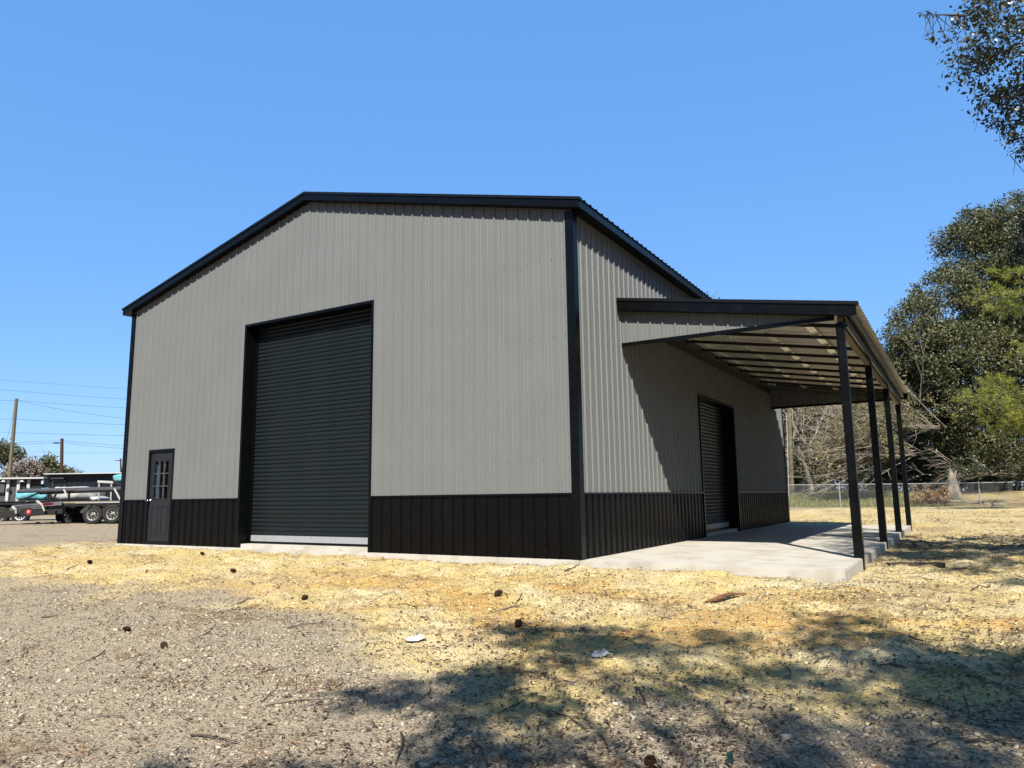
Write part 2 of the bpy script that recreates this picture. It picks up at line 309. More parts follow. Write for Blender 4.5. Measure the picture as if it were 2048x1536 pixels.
def rng(src, lo, hi, a=0.0, c=1.0):
    q = n.nodes.new('ShaderNodeMapRange'); q.inputs[1].default_value = lo; q.inputs[2].default_value = hi; q.inputs[3].default_value = a; q.inputs[4].default_value = c
    L(src, q.inputs[0]); return q.outputs[0]
def mixc(f, a, c):
    q = n.nodes.new('ShaderNodeMix'); q.data_type = 'RGBA'
    L(f, q.inputs[0])
    for i, s in ((6, a), (7, c)):
        if isinstance(s, tuple): q.inputs[i].default_value = (*[k * AL for k in s], 1)
        else: L(s, q.inputs[i])
    return q.outputs[2]
def mul(a, c):
    q = n.nodes.new('ShaderNodeMath'); q.operation = 'MULTIPLY'; L(a, q.inputs[0])
    if isinstance(c, float): q.inputs[1].default_value = c
    else: L(c, q.inputs[1])
    return q.outputs[0]
def attr(nm):
    q = n.nodes.new('ShaderNodeAttribute'); q.attribute_name = nm; return q.outputs['Fac']
fineN = noise(85, 6, 0.7); midN = noise(9, 5); bigN = noise(0.9, 4)
def voro(scale, out='Color'):
    q = n.nodes.new('ShaderNodeTexVoronoi'); q.inputs['Scale'].default_value = scale; L(tc.outputs['Object'], q.inputs['Vector'])
    sp = n.nodes.new('ShaderNodeSeparateColor'); L(q.outputs['Color'], sp.inputs[0]); return sp.outputs[0], q.outputs['Distance']
v1, d1 = voro(62); v2, d2 = voro(31)
grav = mixc(rng(fineN, 0.36, 0.66), (0.34, 0.26, 0.16), (0.74, 0.60, 0.395))
grav = mixc(rng(bigN, 0.35, 0.7, 0, 0.55), grav, (0.68, 0.53, 0.325))
grav = mixc(rng(v1, 0.0, 1.0, .0, .55), grav, (0.82, 0.69, 0.48)); grav = mixc(rng(v1, 0.20, 0.10, .0, .75), grav, (0.15, 0.105, 0.07)); grav = mixc(rng(v2, 0.10, 0.05, .0, .55), grav, (0.17, 0.12, 0.08))
sand = mixc(rng(midN, 0.35, 0.7), (1.06, 0.83, 0.37), (0.98, 0.72, 0.27))
sand = mixc(rng(bigN, 0.45, 0.62), sand, (1.08, 0.91, 0.53))
sand = mixc(rng(fineN, 0.34, 0.50, 0.55, 0.0), sand, (0.50, 0.36, 0.17))
sand = mixc(mul(attr('ochre'), rng(midN, 0.3, 0.6, .3, .95)), sand, (0.86, 0.50, 0.14))
sand = mixc(rng(v1, 0.13, 0.07, 0, .7), sand, (0.30, 0.19, 0.085)); sand = mixc(rng(v2, 0.07, 0.03, 0, .6), sand, (0.20, 0.125, 0.06))
sand = mixc(rng(noise(2.3, 6, .7), 0.50, 0.68, 0, .55), sand, (0.62, 0.45, 0.22))
col = mixc(attr('sand'), grav, sand)
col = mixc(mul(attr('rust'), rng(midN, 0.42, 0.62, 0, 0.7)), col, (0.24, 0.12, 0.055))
col = mixc(mul(attr('dirt'), rng(midN, 0.36, 0.62, 0, 0.8)), col, (0.26, 0.18, 0.10))
col = mixc(attr('grass'), col, mixc(rng(midN, 0.3, 0.7), (0.15, 0.155, 0.045), (0.26, 0.235, 0.085)))
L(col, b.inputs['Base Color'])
bp = n.nodes.new('ShaderNodeBump'); bp.inputs['Strength'].default_value = 0.75; bp.inputs['Distance'].default_value = 0.022
mm = n.nodes.new('ShaderNodeMath'); mm.operation = 'SUBTRACT'; L(fineN, mm.inputs[0]); L(rng(d1, 0, .9, 0, .9), mm.inputs[1]); L(mm.outputs[0], bp.inputs['Height']); b2 = n.nodes.new('ShaderNodeBump'); b2.inputs['Strength'].default_value = 0.45; b2.inputs['Distance'].default_value = 0.06
L(noise(22, 4), b2.inputs['Height']); L(bp.outputs[0], b2.inputs['Normal']); L(b2.outputs[0], b.inputs['Normal'])

# concrete slab
def bevel_box(name, x0, x1, y0, y1, z0, z1, r, mats, parent=None, seg=2):
    bm = bmesh.new(); bmesh.ops.create_cube(bm, size=1)
    for v in bm.verts: v.co = ((x0 + x1) / 2 + v.co.x * (x1 - x0), (y0 + y1) / 2 + v.co.y * (y1 - y0), (z0 + z1) / 2 + v.co.z * (z1 - z0))
    bmesh.ops.bevel(bm, geom=bm.edges[:], offset=r, segments=seg, affect='EDGES')
    o0 = np.array(parent['_o']) if parent is not None else np.zeros(3)
    for v in bm.verts: v.co -= Vector(o0)
    me = bpy.data.meshes.new(name); bm.to_mesh(me); bm.free(); return link(name, me, mats, parent, False, None, (0, 0, 0) if parent is None else o0)
YL = 1.88; YB = 14.0
slab = bevel_box('concrete_slab', 0.004, 3.72, -0.07, 3.95, -0.45, 0.0, 0.012, 'concrete'); slab['_o'] = [0, 0, 0]
for a, c in ((3.962, 7.98), (7.992, 12.01), (12.022, 14.22)): bevel_box('slab_section', 0.004, 3.72, a, c, -0.45, 0.0, 0.008, 'concrete', slab)
tag(slab, 'pale concrete pad under the lean-to porch', kind='structure')
slab2 = bevel_box('concrete_slab', -W - 0.05, 0.0, -0.07, LEN + 0.05, -0.45, 0.0, 0.012, 'concrete'); tag(slab2, 'pale concrete pad under the metal building', kind='structure')

# ------------------------------------------------------------------ the metal building
BLD = thing('metal_building', 'large grey ribbed metal building with black wainscot, roll-up doors and lean-to porch', 'building', (0, 0, 0))
PITCH = 0.2286; PAN = PITCH * 4
BR = [(-.0225, 0), (-.011, .024), (.011, .024), (.0225, 0), (.0652, 0), (.0722, .0045), (.0802, .0045), (.0872, 0), (.1414, 0), (.1484, .0045), (.1564, .0045), (.1634, 0)]
def prof(a0, a1, ph=0.0, extra=()):
    k0 = int(math.floor((a0 - ph) / PITCH)) - 1; k1 = int(math.ceil((a1 - ph) / PITCH)) + 1
    P = [(ph + k * PITCH + d, h) for k in range(k0, k1 + 1) for d, h in BR]
    xs_ = np.array([p[0] for p in P]); hs_ = np.array([p[1] for p in P])
    s = sorted(set([a0, a1] + [p for p in xs_ if a0 < p < a1] + [e for e in extra if a0 < e < a1]))
    return [(float(a), float(np.interp(a, xs_, hs_))) for a in s]
def ribbed(mb, a0, a1, spans, P, ph=0.0, extra=(), mi=0):
    pr = prof(a0, a1, ph, extra)
    for (a, ha), (c, hc) in zip(pr[:-1], pr[1:]):
        for lo, hi in spans((a + c) / 2):
            v = [P(a, ha, lo(a)), P(c, hc, lo(c)), P(c, hc, hi(c)), P(a, ha, hi(a))]
            mb.add(v, [(0, 1, 2, 3)], mi)
    return mb
K = lambda c: (lambda a: c)
RX = -W / 2
def roof_z(x): return 7.30 - 0.25 * abs(x - RX)
D0, D1, DH = -7.95, -4.25, 4.75        # front roll-up door
E0, E1, EH = -11.17, -10.20, 2.17      # walk door
S0, S1, SH = 6.36, 9.47, 3.28          # side roll-up door
ZW = 1.0
def panels(start, end, spans, P, name, mats, extra=(), ph=0.0, parent=BLD):
    a = start; out = []
    while a < end - 1e-4:
        c = min(a + PAN, end)
        mb = ribbed(MB(), a, c, spans, P, ph, extra)
        if mb.v: out.append(mb.build(name, mats, parent))
        a = c
    return out
def front_up(a):
    lo = ZW
    if D0 < a < D1: lo = DH
    elif E0 < a < E1: lo = EH
    return [(K(lo), lambda t: roof_z(t) - 0.09)]
def front_lo(a): return [] if D0 < a < D1 or E0 < a < E1 else [(K(0.012), K(ZW))]
PF = lambda a, h, z: (a, -h, z)
panels(-W, 0, front_up, PF, 'wall_panel', 'grey_panel', (D0, D1, E0, E1, RX), ph=-0.135)
panels(-W, 0, front_lo, PF, 'wainscot_panel', 'black_panel', (D0, D1, E0, E1), ph=-0.135)
PS = lambda a, h, z: (h, a, z)
panels(0, LEN, lambda a: [(K(SH if S0 < a < S1 else ZW), K(5.62))], PS, 'wall_panel', 'grey_panel', (S0, S1), ph=0.05)
panels(0, LEN, lambda a: [] if S0 < a < S1 else [(K(0.012), K(ZW))], PS, 'wainscot_panel', 'black_panel', (S0, S1), ph=0.05)
PL = lambda a, h, z: (-W - h, -a, z)
panels(-LEN, 0, lambda a: [(K(ZW), K(5.62))], PL, 'wall_panel', 'grey_panel')
panels(-LEN, 0, lambda a: [(K(0.012), K(ZW))], PL, 'wainscot_panel', 'black_panel')
PB = lambda a, h, z: (-a, LEN + h, z)
panels(0, W, lambda a: [(K(ZW), lambda t: roof_z(-t) - 0.10)], PB, 'wall_panel', 'grey_panel', (-RX,))
panels(0, W, lambda a: [(K(0.012), K(ZW))], PB, 'wainscot_panel', 'black_panel')
# roof
OV = 0.17; EO = 0.24
ln = math.hypot(1, 0.25); run = -RX + EO
PR = lambda a, h, s: (EO - s + h * 0.25 / ln, a, roof_z(EO) + 0.25 * s + h / ln)
PRL = lambda a, h, s: (-W - EO + s - h * 0.25 / ln, -a, roof_z(EO) + 0.25 * s + h / ln)
panels(-OV, LEN + OV, lambda a: [(K(0), K(run))], PR, 'roof_panel', 'roof_black', ph=0.02)
panels(-LEN - OV, OV, lambda a: [(K(0), K(run))], PRL, 'roof_panel', 'roof_black', ph=0.02)
mb = MB()
for sgn in (-1, 1):
    x1 = RX + sgn * 0.16
    mb.prism([(RX, -OV - 0.012, 7.325), (x1, -OV - 0.012, 7.325 - .04), (x1, -OV - 0.012, 7.31 - .04), (RX, -OV - 0.012, 7.31)][::sgn], (0, LEN + 2 * OV + .024, 0))
mb.build('ridge_cap', 'roof_black', BLD)
# rake fascia and soffit, front and back
for y0, ys in ((-OV, 1), (LEN + OV, -1)):
    for sgn in (-1, 1):
        xe = RX + sgn * (W / 2 + EO - .02)
        za, zb = roof_z(RX), roof_z(xe)
        q = MB().prism([(RX, y0, za - .035), (xe, y0, zb - .035), (xe, y0, zb - .155), (RX, y0, za - .155)], (0, 0.02 * ys, 0)); q.build('rake_fascia', 'black_trim', BLD)
        q = MB().prism([(RX, y0 - .018 * ys, za + .022), (xe + sgn * .02, y0 - .018 * ys, zb + .017), (xe + sgn * .02, y0 - .018 * ys, zb - .030), (RX, y0 - .018 * ys, za - .030)], (0, 0.10 * ys, 0)); q.build('rake_trim', 'roof_black', BLD)
        q = MB().prism([(RX, y0 + .022 * ys, za - .140), (xe, y0 + .022 * ys, zb - .140), (xe, y0 + .022 * ys, zb - .150), (RX, y0 + .022 * ys, za - .150)], (0, (OV - .024) * ys, 0)); q.build('soffit', 'black_trim', BLD)
for x0, sg in ((0, 1), (-W, -1)):
    z = roof_z(x0)
    a, c = sorted((x0 + sg * .20, x0 + sg * .218)); MB().box(a, c, -OV + .022, LEN + OV - .022, 5.575, roof_z(EO - .02) - .004).build('eave_fascia', 'black_trim', BLD)
    a, c = sorted((x0 + sg * .002, x0 + sg * .199)); MB().box(a, c, .0, LEN, 5.58, 5.59).build('soffit', 'black_trim', BLD)
# corner trim
def corner(x, y, sx, sy):
    q = MB(); f = 0.115
    a, c = sorted((x + sx * .034, x - sx * f)); e, g = sorted((y + sy * .0255, y + sy * .034)); q.box(a, c, e, g, .006, 5.60)
    e, g = sorted((y + sy * .0253, y - sy * f)); a, c = sorted((x + sx * .0255, x + sx * .0338)); q.box(a, c, e, g, .006, 5.576)
    return q.build('corner_trim', 'black_trim', BLD)
for x, sx in ((0, 1), (-W, -1)):
    for y, sy in ((0, -1), (LEN, 1)): corner(x, y, sx, sy)
# wainscot cap
def cap(a, c): MB().box(a, c, -.034, -.002, ZW - .008, ZW + .022).build('wainscot_trim', 'black_trim', BLD)
cap(-W + .117, E0 - .003); cap(E1 + .003, D0 - .003); cap(D1 + .003, -.117)
for a, c in ((.117, S0 - .003), (S1 + .003, LEN - .117)): MB().box(.002, .034, a, c, ZW - .008, ZW + .022).build('wainscot_trim', 'black_trim', BLD)
# screws (tiny heads in rows along the girts)
q = MB()
def screw(p, nrm):
    nrm = np.array(nrm, float); q.lathe([(.013, 0), (.013, .004), (.007, .008), (.0001, .0085)], p, nrm, 6)
for z in (1.55, 2.35, 3.55, 4.85, 6.0):
    k = -W + .1
    while k < -.2:
        if z < roof_z(k) - .45 and not (D0 - .1 < k < D1 + .1 and z < DH + .1) and not (E0 - .1 < k < E1 + .1 and z < EH + .1):
            screw((k + .045, -.0005, z + random.uniform(-.012, .012)), (0, -1, 0))
        k += PITCH
for z in (1.55, 2.35, 3.55, 4.85):
    k = .3
    while k < LEN - .2:
        if not (S0 - .1 < k < S1 + .1 and z < SH + .1): screw((.0005, k + .045, z + random.uniform(-.012, .012)), (1, 0, 0))
        k += PITCH
tag(q.build('screw_heads', 'screw', BLD), None, kind='stuff')
q = MB()
for z in (.12, .55):
    k = -W + .1
    while k < -.2:
        if not D0 - .1 < k < D1 + .1 and not E0 - .1 < k < E1 + .1: screw((k + .045, -.0005, z + random.uniform(-.01, .01)), (0, -1, 0))
        k += PITCH
tag(q.build('screw_heads', 'slate_door', BLD), None, kind='stuff')

# roll-up doors
def roll_door(name, label, a0, a1, top, Pm, depth, nsl):
    "Pm(a, d, z): a along the wall, d outward from wall plane"
    def bx(mb, p0, p1):
        c = [Pm(*p0), Pm(*p1)]; lo = np.minimum(*c); hi = np.maximum(*c); return mb.box(lo[0], hi[0], lo[1], hi[1], lo[2], hi[2])
    q = MB(); bx(q, (a0 + .05, -depth - .03, .0), (a1 - .05, -depth - .018, top + .25)); dr = q.build(name, 'black_trim', BLD); tag(dr, label)
    fr = MB(); bx(fr, (a0, .034, .006), (a0 + .055, -depth - .02, top - .056)); bx(fr, (a1 - .055, .034, .006), (a1, -depth - .02, top - .056)); bx(fr, (a0, .0342, top - .055), (a1, -.10, top)); fr.build('door_frame', 'black_trim', dr)
    for a, c in ((a0 + .056, a0 + .12), (a1 - .12, a1 - .056)): bx(MB(), (a, -depth + .045, .05), (c, -depth - .016, top - .058)).build('guide_rail', 'black_trim', dr)
    hd = MB(); bx(hd, (a0 + .056, -.101, top - .0), (a1 - .056, -depth - .5, top + .5)); hd.build('header_box', 'black_trim', dr)
    z0 = 0.25; p = (top - .02 - z0) / nsl
    sec = [(0, 0.0), (.10, .012), (.30, .020), (.55, .021), (.74, .013), (.86, .003), (1, 0.0)]
    sl_ = MB()
    for (s, h), (s2, h2) in zip(sec[:-1], sec[1:]):
        A = [Pm(a0 + .121, -depth + h, z0 + s * p), Pm(a1 - .121, -depth + h, z0 + s * p), Pm(a1 - .121, -depth + h2, z0 + s2 * p), Pm(a0 + .121, -depth + h2, z0 + s2 * p)]
        sl_.add(A, [(0, 1, 2, 3)])
    s0 = sl_.build('slat', 'door_sheet', dr, smooth=True); copies(s0, [(0, 0, p * k) for k in range(1, nsl)], dr)
    bb = MB(); bx(bb, (a0 + .121, -depth + .026, .125), (a1 - .121, -depth - .01, .247)); bb.build('bottom_bar', 'bar_metal', dr)
    sd = MB(); bx(sd, (a0 + .058, -.045, .001), (a1 - .058, -depth - .03, .075)); sd.build('sill', 'concrete', dr)
    ru = MB(); bx(ru, (a0 + .122, -depth + .015, .076), (a1 - .122, -depth - .005, .124)); ru.build('bottom_seal', 'black_trim', dr)
    return dr
roll_door('roll_up_door', 'tall black roll-up door in the gable front', D0, D1, DH, lambda a, d, z: np.array((a, -d, z)), 0.27, 52)
roll_door('roll_up_door', 'black roll-up door in shade under the lean-to', S0, S1, SH, lambda a, d, z: np.array((d, a, z)), 0.27, 35)

# walk door
q = MB(); q.box(E0, E0 + .06, -.036, .06, .006, EH - .061); q.box(E1 - .06, E1, -.036, .06, .006, EH - .061); q.box(E0, E1, -.0362, .06, EH - .06, EH)
dr = MB().box(E0 + .062, E1 - .062, .0, .045, 0.075, 1.035)
ex0, ex1 = E0 + .062, E1 - .062; wx0, wx1 = ex0 + .15, ex1 - .15; wz0, wz1 = 1.035, 1.90
dr.box(ex0, wx0, 0, .045, wz0 + .0005, EH - .063); dr.box(wx1, ex1, 0, .045, wz0 + .0005, EH - .063); dr.box(wx0 + .0005, wx1 - .0005, 0, .045, wz1, EH - .063)
WD = dr.build('entry_door', 'slate_door', BLD); tag(WD, 'dark slate walk door with nine-pane window')
q.build('door_frame', 'black_trim', WD)
MB().box(E0 + .061, E1 - .061, -.03, .05, .006, .072).build('threshold', 'black_trim', WD)
pw = (wx1 - wx0) / 3; ph_ = (wz1 - wz0) / 3
pn = MB().box(wx0 + .002, wx0 + pw - .004, .016, .022, wz0 + .004, wz0 + ph_ - .004).build('pane', 'glass', WD)
copies(pn, [(i * pw, 0, j * ph_) for i in range(3) for j in range(3) if i + j], WD)
for i in range(4): MB().box(wx0 + i * pw - .011, wx0 + i * pw + .011, -.010, .03, wz0 - .02, wz1 + .02).build('muntin', 'muntin' if 0 < i < 3 else 'slate_door', WD)
for j in range(4): MB().box(wx0 - .01, wx1 + .01, -.0105, .0305, wz0 + j * ph_ - .010, wz0 + j * ph_ + .010).build('muntin', 'muntin' if 0 < j < 3 else 'slate_door', WD)
for a in (ex0 + .12, (ex0 + ex1) / 2 + .05):
    b1 = a + .25
    rp = MB(); f = .028
    for x0_, x1_, z0_, z1_ in ((a, b1, .22, .22 + f), (a, b1, .88 - f, .88), (a, a + f, .22 + f + .0004, .88 - f - .0004), (b1 - f, b1, .22 + f + .0004, .88 - f - .0004)):
        rp.box(x0_, x1_, -.012, .0, z0_, z1_)
    rp.build('panel_moulding', 'slate_door', WD)
kb = MB().lathe([(.001, 0), (.032, .001), (.032, .012), (.012, .014), (.012, .05), (.028, .056), (.031, .075), (.02, .088), (.001, .09)], (ex0 + .055, 0, 1.0), (0, -1, 0), 16).build('door_knob', 'chrome', WD, smooth=True)
MB().box(ex0 + .055 - .10, ex0 + .055, -.072, -.058, .992, 1.010).build('lever', 'chrome', kb)

# lean-to
def lz(x): return 4.50 - 0.168 * x
LX = 3.97; Y0, Y1 = YL - .17, YB + .17
le = math.hypot(1, .168)
PT = lambda a, h, s: (LX - s + h * .168 / le, a, lz(LX) + .168 * s + h / le)
PU = lambda a, h, s: (LX - s + (h - .004) * .168 / le, a, lz(LX) + .168 * s + (h - .004) / le)
a = Y0
while a < Y1 - 1e-4:
    c = min(a + PAN, Y1); q = MB()
    ribbed(q, a, c, lambda t: [(K(0), K(LX - .002))], PT, .03)
    k = len(q.f); ribbed(q, a, c, lambda t: [(K(0), K(LX - .002))], PU, .03)
    q.f = q.f[:k] + [f[::-1] for f in q.f[k:]]; q.mi = [0] * k + [1] * (len(q.f) - k)
    q.build('porch_roof_panel', ['roof_black', 'sheet_back'], BLD); a = c
for y0, s in ((Y0, 1), (Y1, -1)):
    xe = LX - .03
    MB().prism([(.03, y0, lz(.03) - .012), (xe, y0, lz(xe) - .012), (xe, y0, lz(xe) - .20), (.03, y0, lz(.03) - .20)], (0, .018 * s, 0)).build('porch_fascia', 'black_trim', BLD)
    MB().prism([(.03, y0 - .02 * s, lz(.03) + .024), (xe + .035, y0 - .02 * s, lz(xe + .035) + .024), (xe + .035, y0 - .02 * s, lz(xe + .035) - .03), (.03, y0 - .02 * s, lz(.03) - .03)], (0, .10 * s, 0)).build('porch_rake_trim', 'roof_black', BLD)
    MB().prism([(.03, y0 + .02 * s, lz(.03) - .185), (xe, y0 + .02 * s, lz(xe) - .185), (xe, y0 + .02 * s, lz(xe) - .195), (.03, y0 + .02 * s, lz(.03) - .195)], (0, .14 * s, 0)).build('porch_soffit', 'black_trim', BLD)
PG = lambda a, h, z: (a, YL - h, z)
panels(.03, LW, lambda a: [(K(3.70), lambda t: lz(t) - .05)], PG, 'porch_gable_panel', 'grey_panel', ph=.12)
PGB = lambda a, h, z: (-a, YB + .05 + h, z)
panels(-LW, -.03, lambda a: [(K(3.70), lambda t: lz(-t) - .05)], PGB, 'porch_gable_panel', 'grey_panel', ph=.12)
MB().box(.032, LW - .08, YL - .036, YL + .012, 3.64, 3.702).build('gable_trim', 'black_trim', BLD)
MB().box(.032, LW - .08, YB + .036, YB + .086, 3.64, 3.702).build('gable_trim', 'black_trim', BLD)
PY = [YL + .035, YL + .035 + 4.03, YL + .035 + 8.06, YB - .02]
for y in PY:
    po = bevel_box('porch_post', 3.61, 3.735, y - .062, y + .062, -.24, 3.60, .014, 'black_trim', BLD, 2)
    bevel_box('post_sleeve', 3.606, 3.739, y - .066, y + .066, -.24, 1.0, .004, 'black_trim', po, 1)
for a, c in zip(PY[:-1], PY[1:]): MB().box(3.625, 3.715, a + .073, c - .073, 3.50, 3.735).build('header_beam', 'lumber', BLD)
PE = lambda a, h, z: (3.745 + h, a, z)
panels(YL + .12, YB - .12, lambda a: [(K(3.56), K(3.80))], PE, 'header_panel', 'grey_panel', ph=.03)
MB().box(3.744, 3.772, YL + .12, YB - .12, 3.535, 3.565).build('header_trim', 'black_trim', BLD)
MB().box(3.79, 3.85, Y0 + .02, Y1 - .02, 3.70, lz(3.85) - .012).build('eave_board', 'black_trim', BLD)
q = MB().beam((.04, 0, lz(.04) - .106), (3.60, 0, lz(3.60) - .106), .036, .062)
rf = q.build('rafter', 'rafter', BLD); rf.location.y = YL + .035 + 1.209
copies(rf, [(0, 1.209 * k, 0) for k in range(1, 9)], BLD)
for x in (.20, 1.12, 2.05, 2.98):
    q = MB(); z = lz(x) - .012
    for dx in (-.045, .045):
        q.beam((x + dx * 1.3, YL + .03, z - .033), (x + dx * 1.3, YB + .02, z - .033), .006, .05)
    q.beam((x, YL + .03, z - .058), (x, YB + .02, z - .058), .13, .004)
    q.build('purlin', 'galv', BLD)
MB().box(.024, .06, YL + .03, YB, 4.14, 4.29).build('ledger', 'rafter', BLD)

# ------------------------------------------------------------------ small things on the ground
def ground_pt(u, v):
    d = FWD + RIGHT * ((u - 1024) / FPX) + UP * ((768 - v) / FPX)
    for t in np.arange(2, 60, 0.02):
        p = CAM + d * t
        if p[2] <= float(gz(p[0], p[1])): return p
    return CAM + d * 30
def pine_cone(u, v, r, label, tilt):
    p = ground_pt(u, v); p[2] = float(gz(p[0], p[1]))
    t = thing('pine_cone', label, 'pine cone', p, 'pine cones lying on the yard')
    ax = np.array([math.cos(tilt), math.sin(tilt), 0.35]); ax /= np.linalg.norm(ax); c = p + np.array([0, 0, r * 0.85])
    MB().lathe([(.001, -1.25 * r), (.5 * r, -1.1 * r), (.75 * r, -.4 * r), (.65 * r, .4 * r), (.3 * r, 1.1 * r), (.001, 1.35 * r)], c, ax, 8).build('core', 'cone_brown', t)
    a = np.cross(ax, (0, 0, 1)); a /= np.linalg.norm(a); b_ = np.cross(ax, a); q = MB()
    for i in range(70):
        th = i * 2.39996; h = -1.05 + 2.2 * i / 70; rr = (1.0 - 0.55 * max(0, h) ** 1.5 - 0.35 * max(0, -h - .5)) * r
        o = a * math.cos(th) + b_ * math.sin(th); s = np.cross(ax, o); base = c + ax * h * r + o * rr * .5; tip = c + ax * (h + .35) * r + o * rr * 1.05
        q.add([base - s * .2 * r, base + s * .2 * r, tip + s * .18 * r, tip - s * .18 * r, tip + o * .05 * r + ax * .1 * r, base + ax * .12 * r + o * .1 * r],
              [(0, 1, 2, 3), (3, 2, 4), (0, 3, 4, 5), (1, 5, 4, 2)])
    tag(q.build('scales', 'cone_brown', t), None, kind='stuff')
for u, v, r, lb in [(328, 1297, .042, 'dark pine cone beside a twig on the near left gravel'), (254, 1264, .042, 'pine cone in a patch of rusty straw left on the gravel'),
                    (180, 1128, .05, 'pine cone on yellow sand, leftmost of all'), (405, 1110, .045, 'pine cone on sand in front of the walk door panels'),
                    (467, 1146, .05, 'pine cone on sand below the left edge of the tall roll-up door'), (609, 1200, .045, 'pine cone where sand meets gravel below the tall roll-up door'),
                    (996, 1193, .055, 'round pine cone on sand in front of the building corner'), (1037, 1255, .05, 'reddish pine cone lying between the two white paper scraps'), (1302, 1536, .042, 'pine cone at the bottom edge among pale stones')]:
    pine_cone(u, v, r * .72, lb, random.uniform(0, 6.28))
def scrap(u, v, wd, label):
    p = ground_pt(u, v); p[2] = float(gz(p[0], p[1]))
    nx_, ny_ = 9, 5; V = []; F = []
    for i in range(nx_):
        for j in range(ny_):
            s, t = i / (nx_ - 1) - .5, j / (ny_ - 1) - .5
            V.append(p + RIGHT * s * wd * (1 + .35 * math.sin(3 * t + u)) + np.array([-RIGHT[1], RIGHT[0], 0]) * t * wd * .55 + np.array([0, 0, max(.008, .012 + .02 * math.sin(s * 5 + t * 7 + u) + .018 * (t + .5) + .012 * random.random())]))
    q = MB(); F = [(i * ny_ + j, (i + 1) * ny_ + j, (i + 1) * ny_ + j + 1, i * ny_ + j + 1) for i in range(nx_ - 1) for j in range(ny_ - 1)]
    q.add(V, F); o = q.build('paper_scrap', 'paper', None, off=p)
    so_ = o.modifiers.new('solid', 'SOLIDIFY'); so_.thickness = 0.002
    tag(o, label, 'litter', 'white scraps of paper on the ground')
scrap(832, 1283, .15, 'crumpled white paper scrap in full sun'); scrap(1203, 1314, .13, 'white paper scrap lying in the tree shade')
p = ground_pt(1776, 1131); p2 = ground_pt(1886, 1134)
q = MB(); za = float(gz(p[0], p[1], False)) + .02
d_ = (p2 - p)[:2]; L_ = np.linalg.norm(d_); d_ /= L_
q.beam((p[0], p[1], za), (p2[0], p2[1], za), .14, .09); tag(q.build('timber_offcut', 'old_wood', None, off=(p[0], p[1], za - .05)), 'dark old timber board half sunk in sand beside the pad', 'timber')
p = ground_pt(1410, 1206); p2 = ground_pt(1490, 1190); q = MB()
pa = [p + (p2 - p) * t + np.array([0, 0, .012 + .02 * math.sin(t * 3)]) + np.array([0.03 * math.sin(7 * t), 0, 0]) for t in np.linspace(0, 1, 7)]
q.tube(pa, [.008, .022, .03, .02, .026, .012, .005], 7); tag(q.build('bark_branch', 'red_bark', None, off=p), 'short thick brown branch lying on sand before the pad', 'branch')
p = ground_pt(1461, 1533); p[2] = float(gz(p[0], p[1])); q = MB().box(-.012, .012, -.012, .012, -.05, .045); q.box(-.014, .014, -.014, .014, .046, .06)
q.v = [tuple(np.array(a) + p) for a in q.v]; tag(q.build('survey_stake', 'green_stake', None, off=p), 'short dark green stake at the bottom edge', 'stake')
q = MB()
def twig(q, u, v, ln_, ang, r=.006):
    p = ground_pt(u, v); pts = []
    for i in range(5):
        t = i / 4; pts.append(np.array([p[0] + math.cos(ang) * ln_ * t, p[1] + math.sin(ang) * ln_ * t + .03 * math.sin(4 * t), 0])); pts[-1][2] = float(gz(pts[-1][0], pts[-1][1])) + r + .012
    q.tube(pts, [r, r, r * .8, r * .6, r * .3], 5)
for i in range(70):
    u = random.uniform(0, 2048); v = random.uniform(1130, 1500); twig(q, u, v, random.uniform(.12, .5), random.uniform(0, 6.28), random.uniform(.003, .008))
tag(q.build('twigs', 'bark'), 'scattered thin brown twigs over the sand and gravel', 'twigs', kind='stuff')

# scatter: crushed stone, clods, dead leaves, pine straw
def scatter_xy(nn, r0, r1, pw=1.0):
    yaw = math.atan2(FWD[1], FWD[0]); a = yaw + RNG.uniform(-0.72, 0.72, nn); r = r0 + (r1 - r0) * RNG.random(nn) ** pw
    return CAM[0] + np.cos(a) * r, CAM[1] + np.sin(a) * r
def clear(x, y):
    k = ~((x > -W - .1) & (x < 0.05) & (y > -.1)) & ~((x > -.1) & (x < 3.8) & (y > -.12) & (y < 14.3)); return k
def chips(x, y, size, flat, name, matn, label, cat, sink=.25):
    nn = len(x); z = gz(x, y)
    C8 = np.array([(-1, -1, -1), (1, -1, -1), (1, 1, -1), (-1, 1, -1), (-1, -1, 1), (1, -1, 1), (1, 1, 1), (-1, 1, 1)], float)
    V = C8[None] * (1 + RNG.uniform(-.5, .25, (nn, 8, 3))); V = V * (np.stack([size, size * RNG.uniform(.55, .95, nn), size * flat * RNG.uniform(.6, 1.2, nn)], -1)[:, None] / 2)
    th = RNG.uniform(0, 6.283, nn); tl = RNG.normal(0, .35, nn)
    c, s = np.cos(tl)[:, None], np.sin(tl)[:, None]; V[..., 0], V[..., 2] = V[..., 0] * c - V[..., 2] * s, V[..., 0] * s + V[..., 2] * c
    c, s = np.cos(th)[:, None], np.sin(th)[:, None]; V[..., 0], V[..., 1] = V[..., 0] * c - V[..., 1] * s, V[..., 0] * s + V[..., 1] * c
    V[..., 0] += x[:, None]; V[..., 1] += y[:, None]; V[..., 2] += (z + size * flat * (.5 - sink))[:, None]
    F8 = np.array([(0, 3, 2, 1), (4, 5, 6, 7), (0, 1, 5, 4), (1, 2, 6, 5), (2, 3, 7, 6), (3, 0, 4, 7)])
    F = (F8[None] + (np.arange(nn) * 8)[:, None, None]).reshape(-1, 4)
    return tag(np_mesh(name, V.reshape(-1, 3), F, matn), label, cat, kind='stuff')
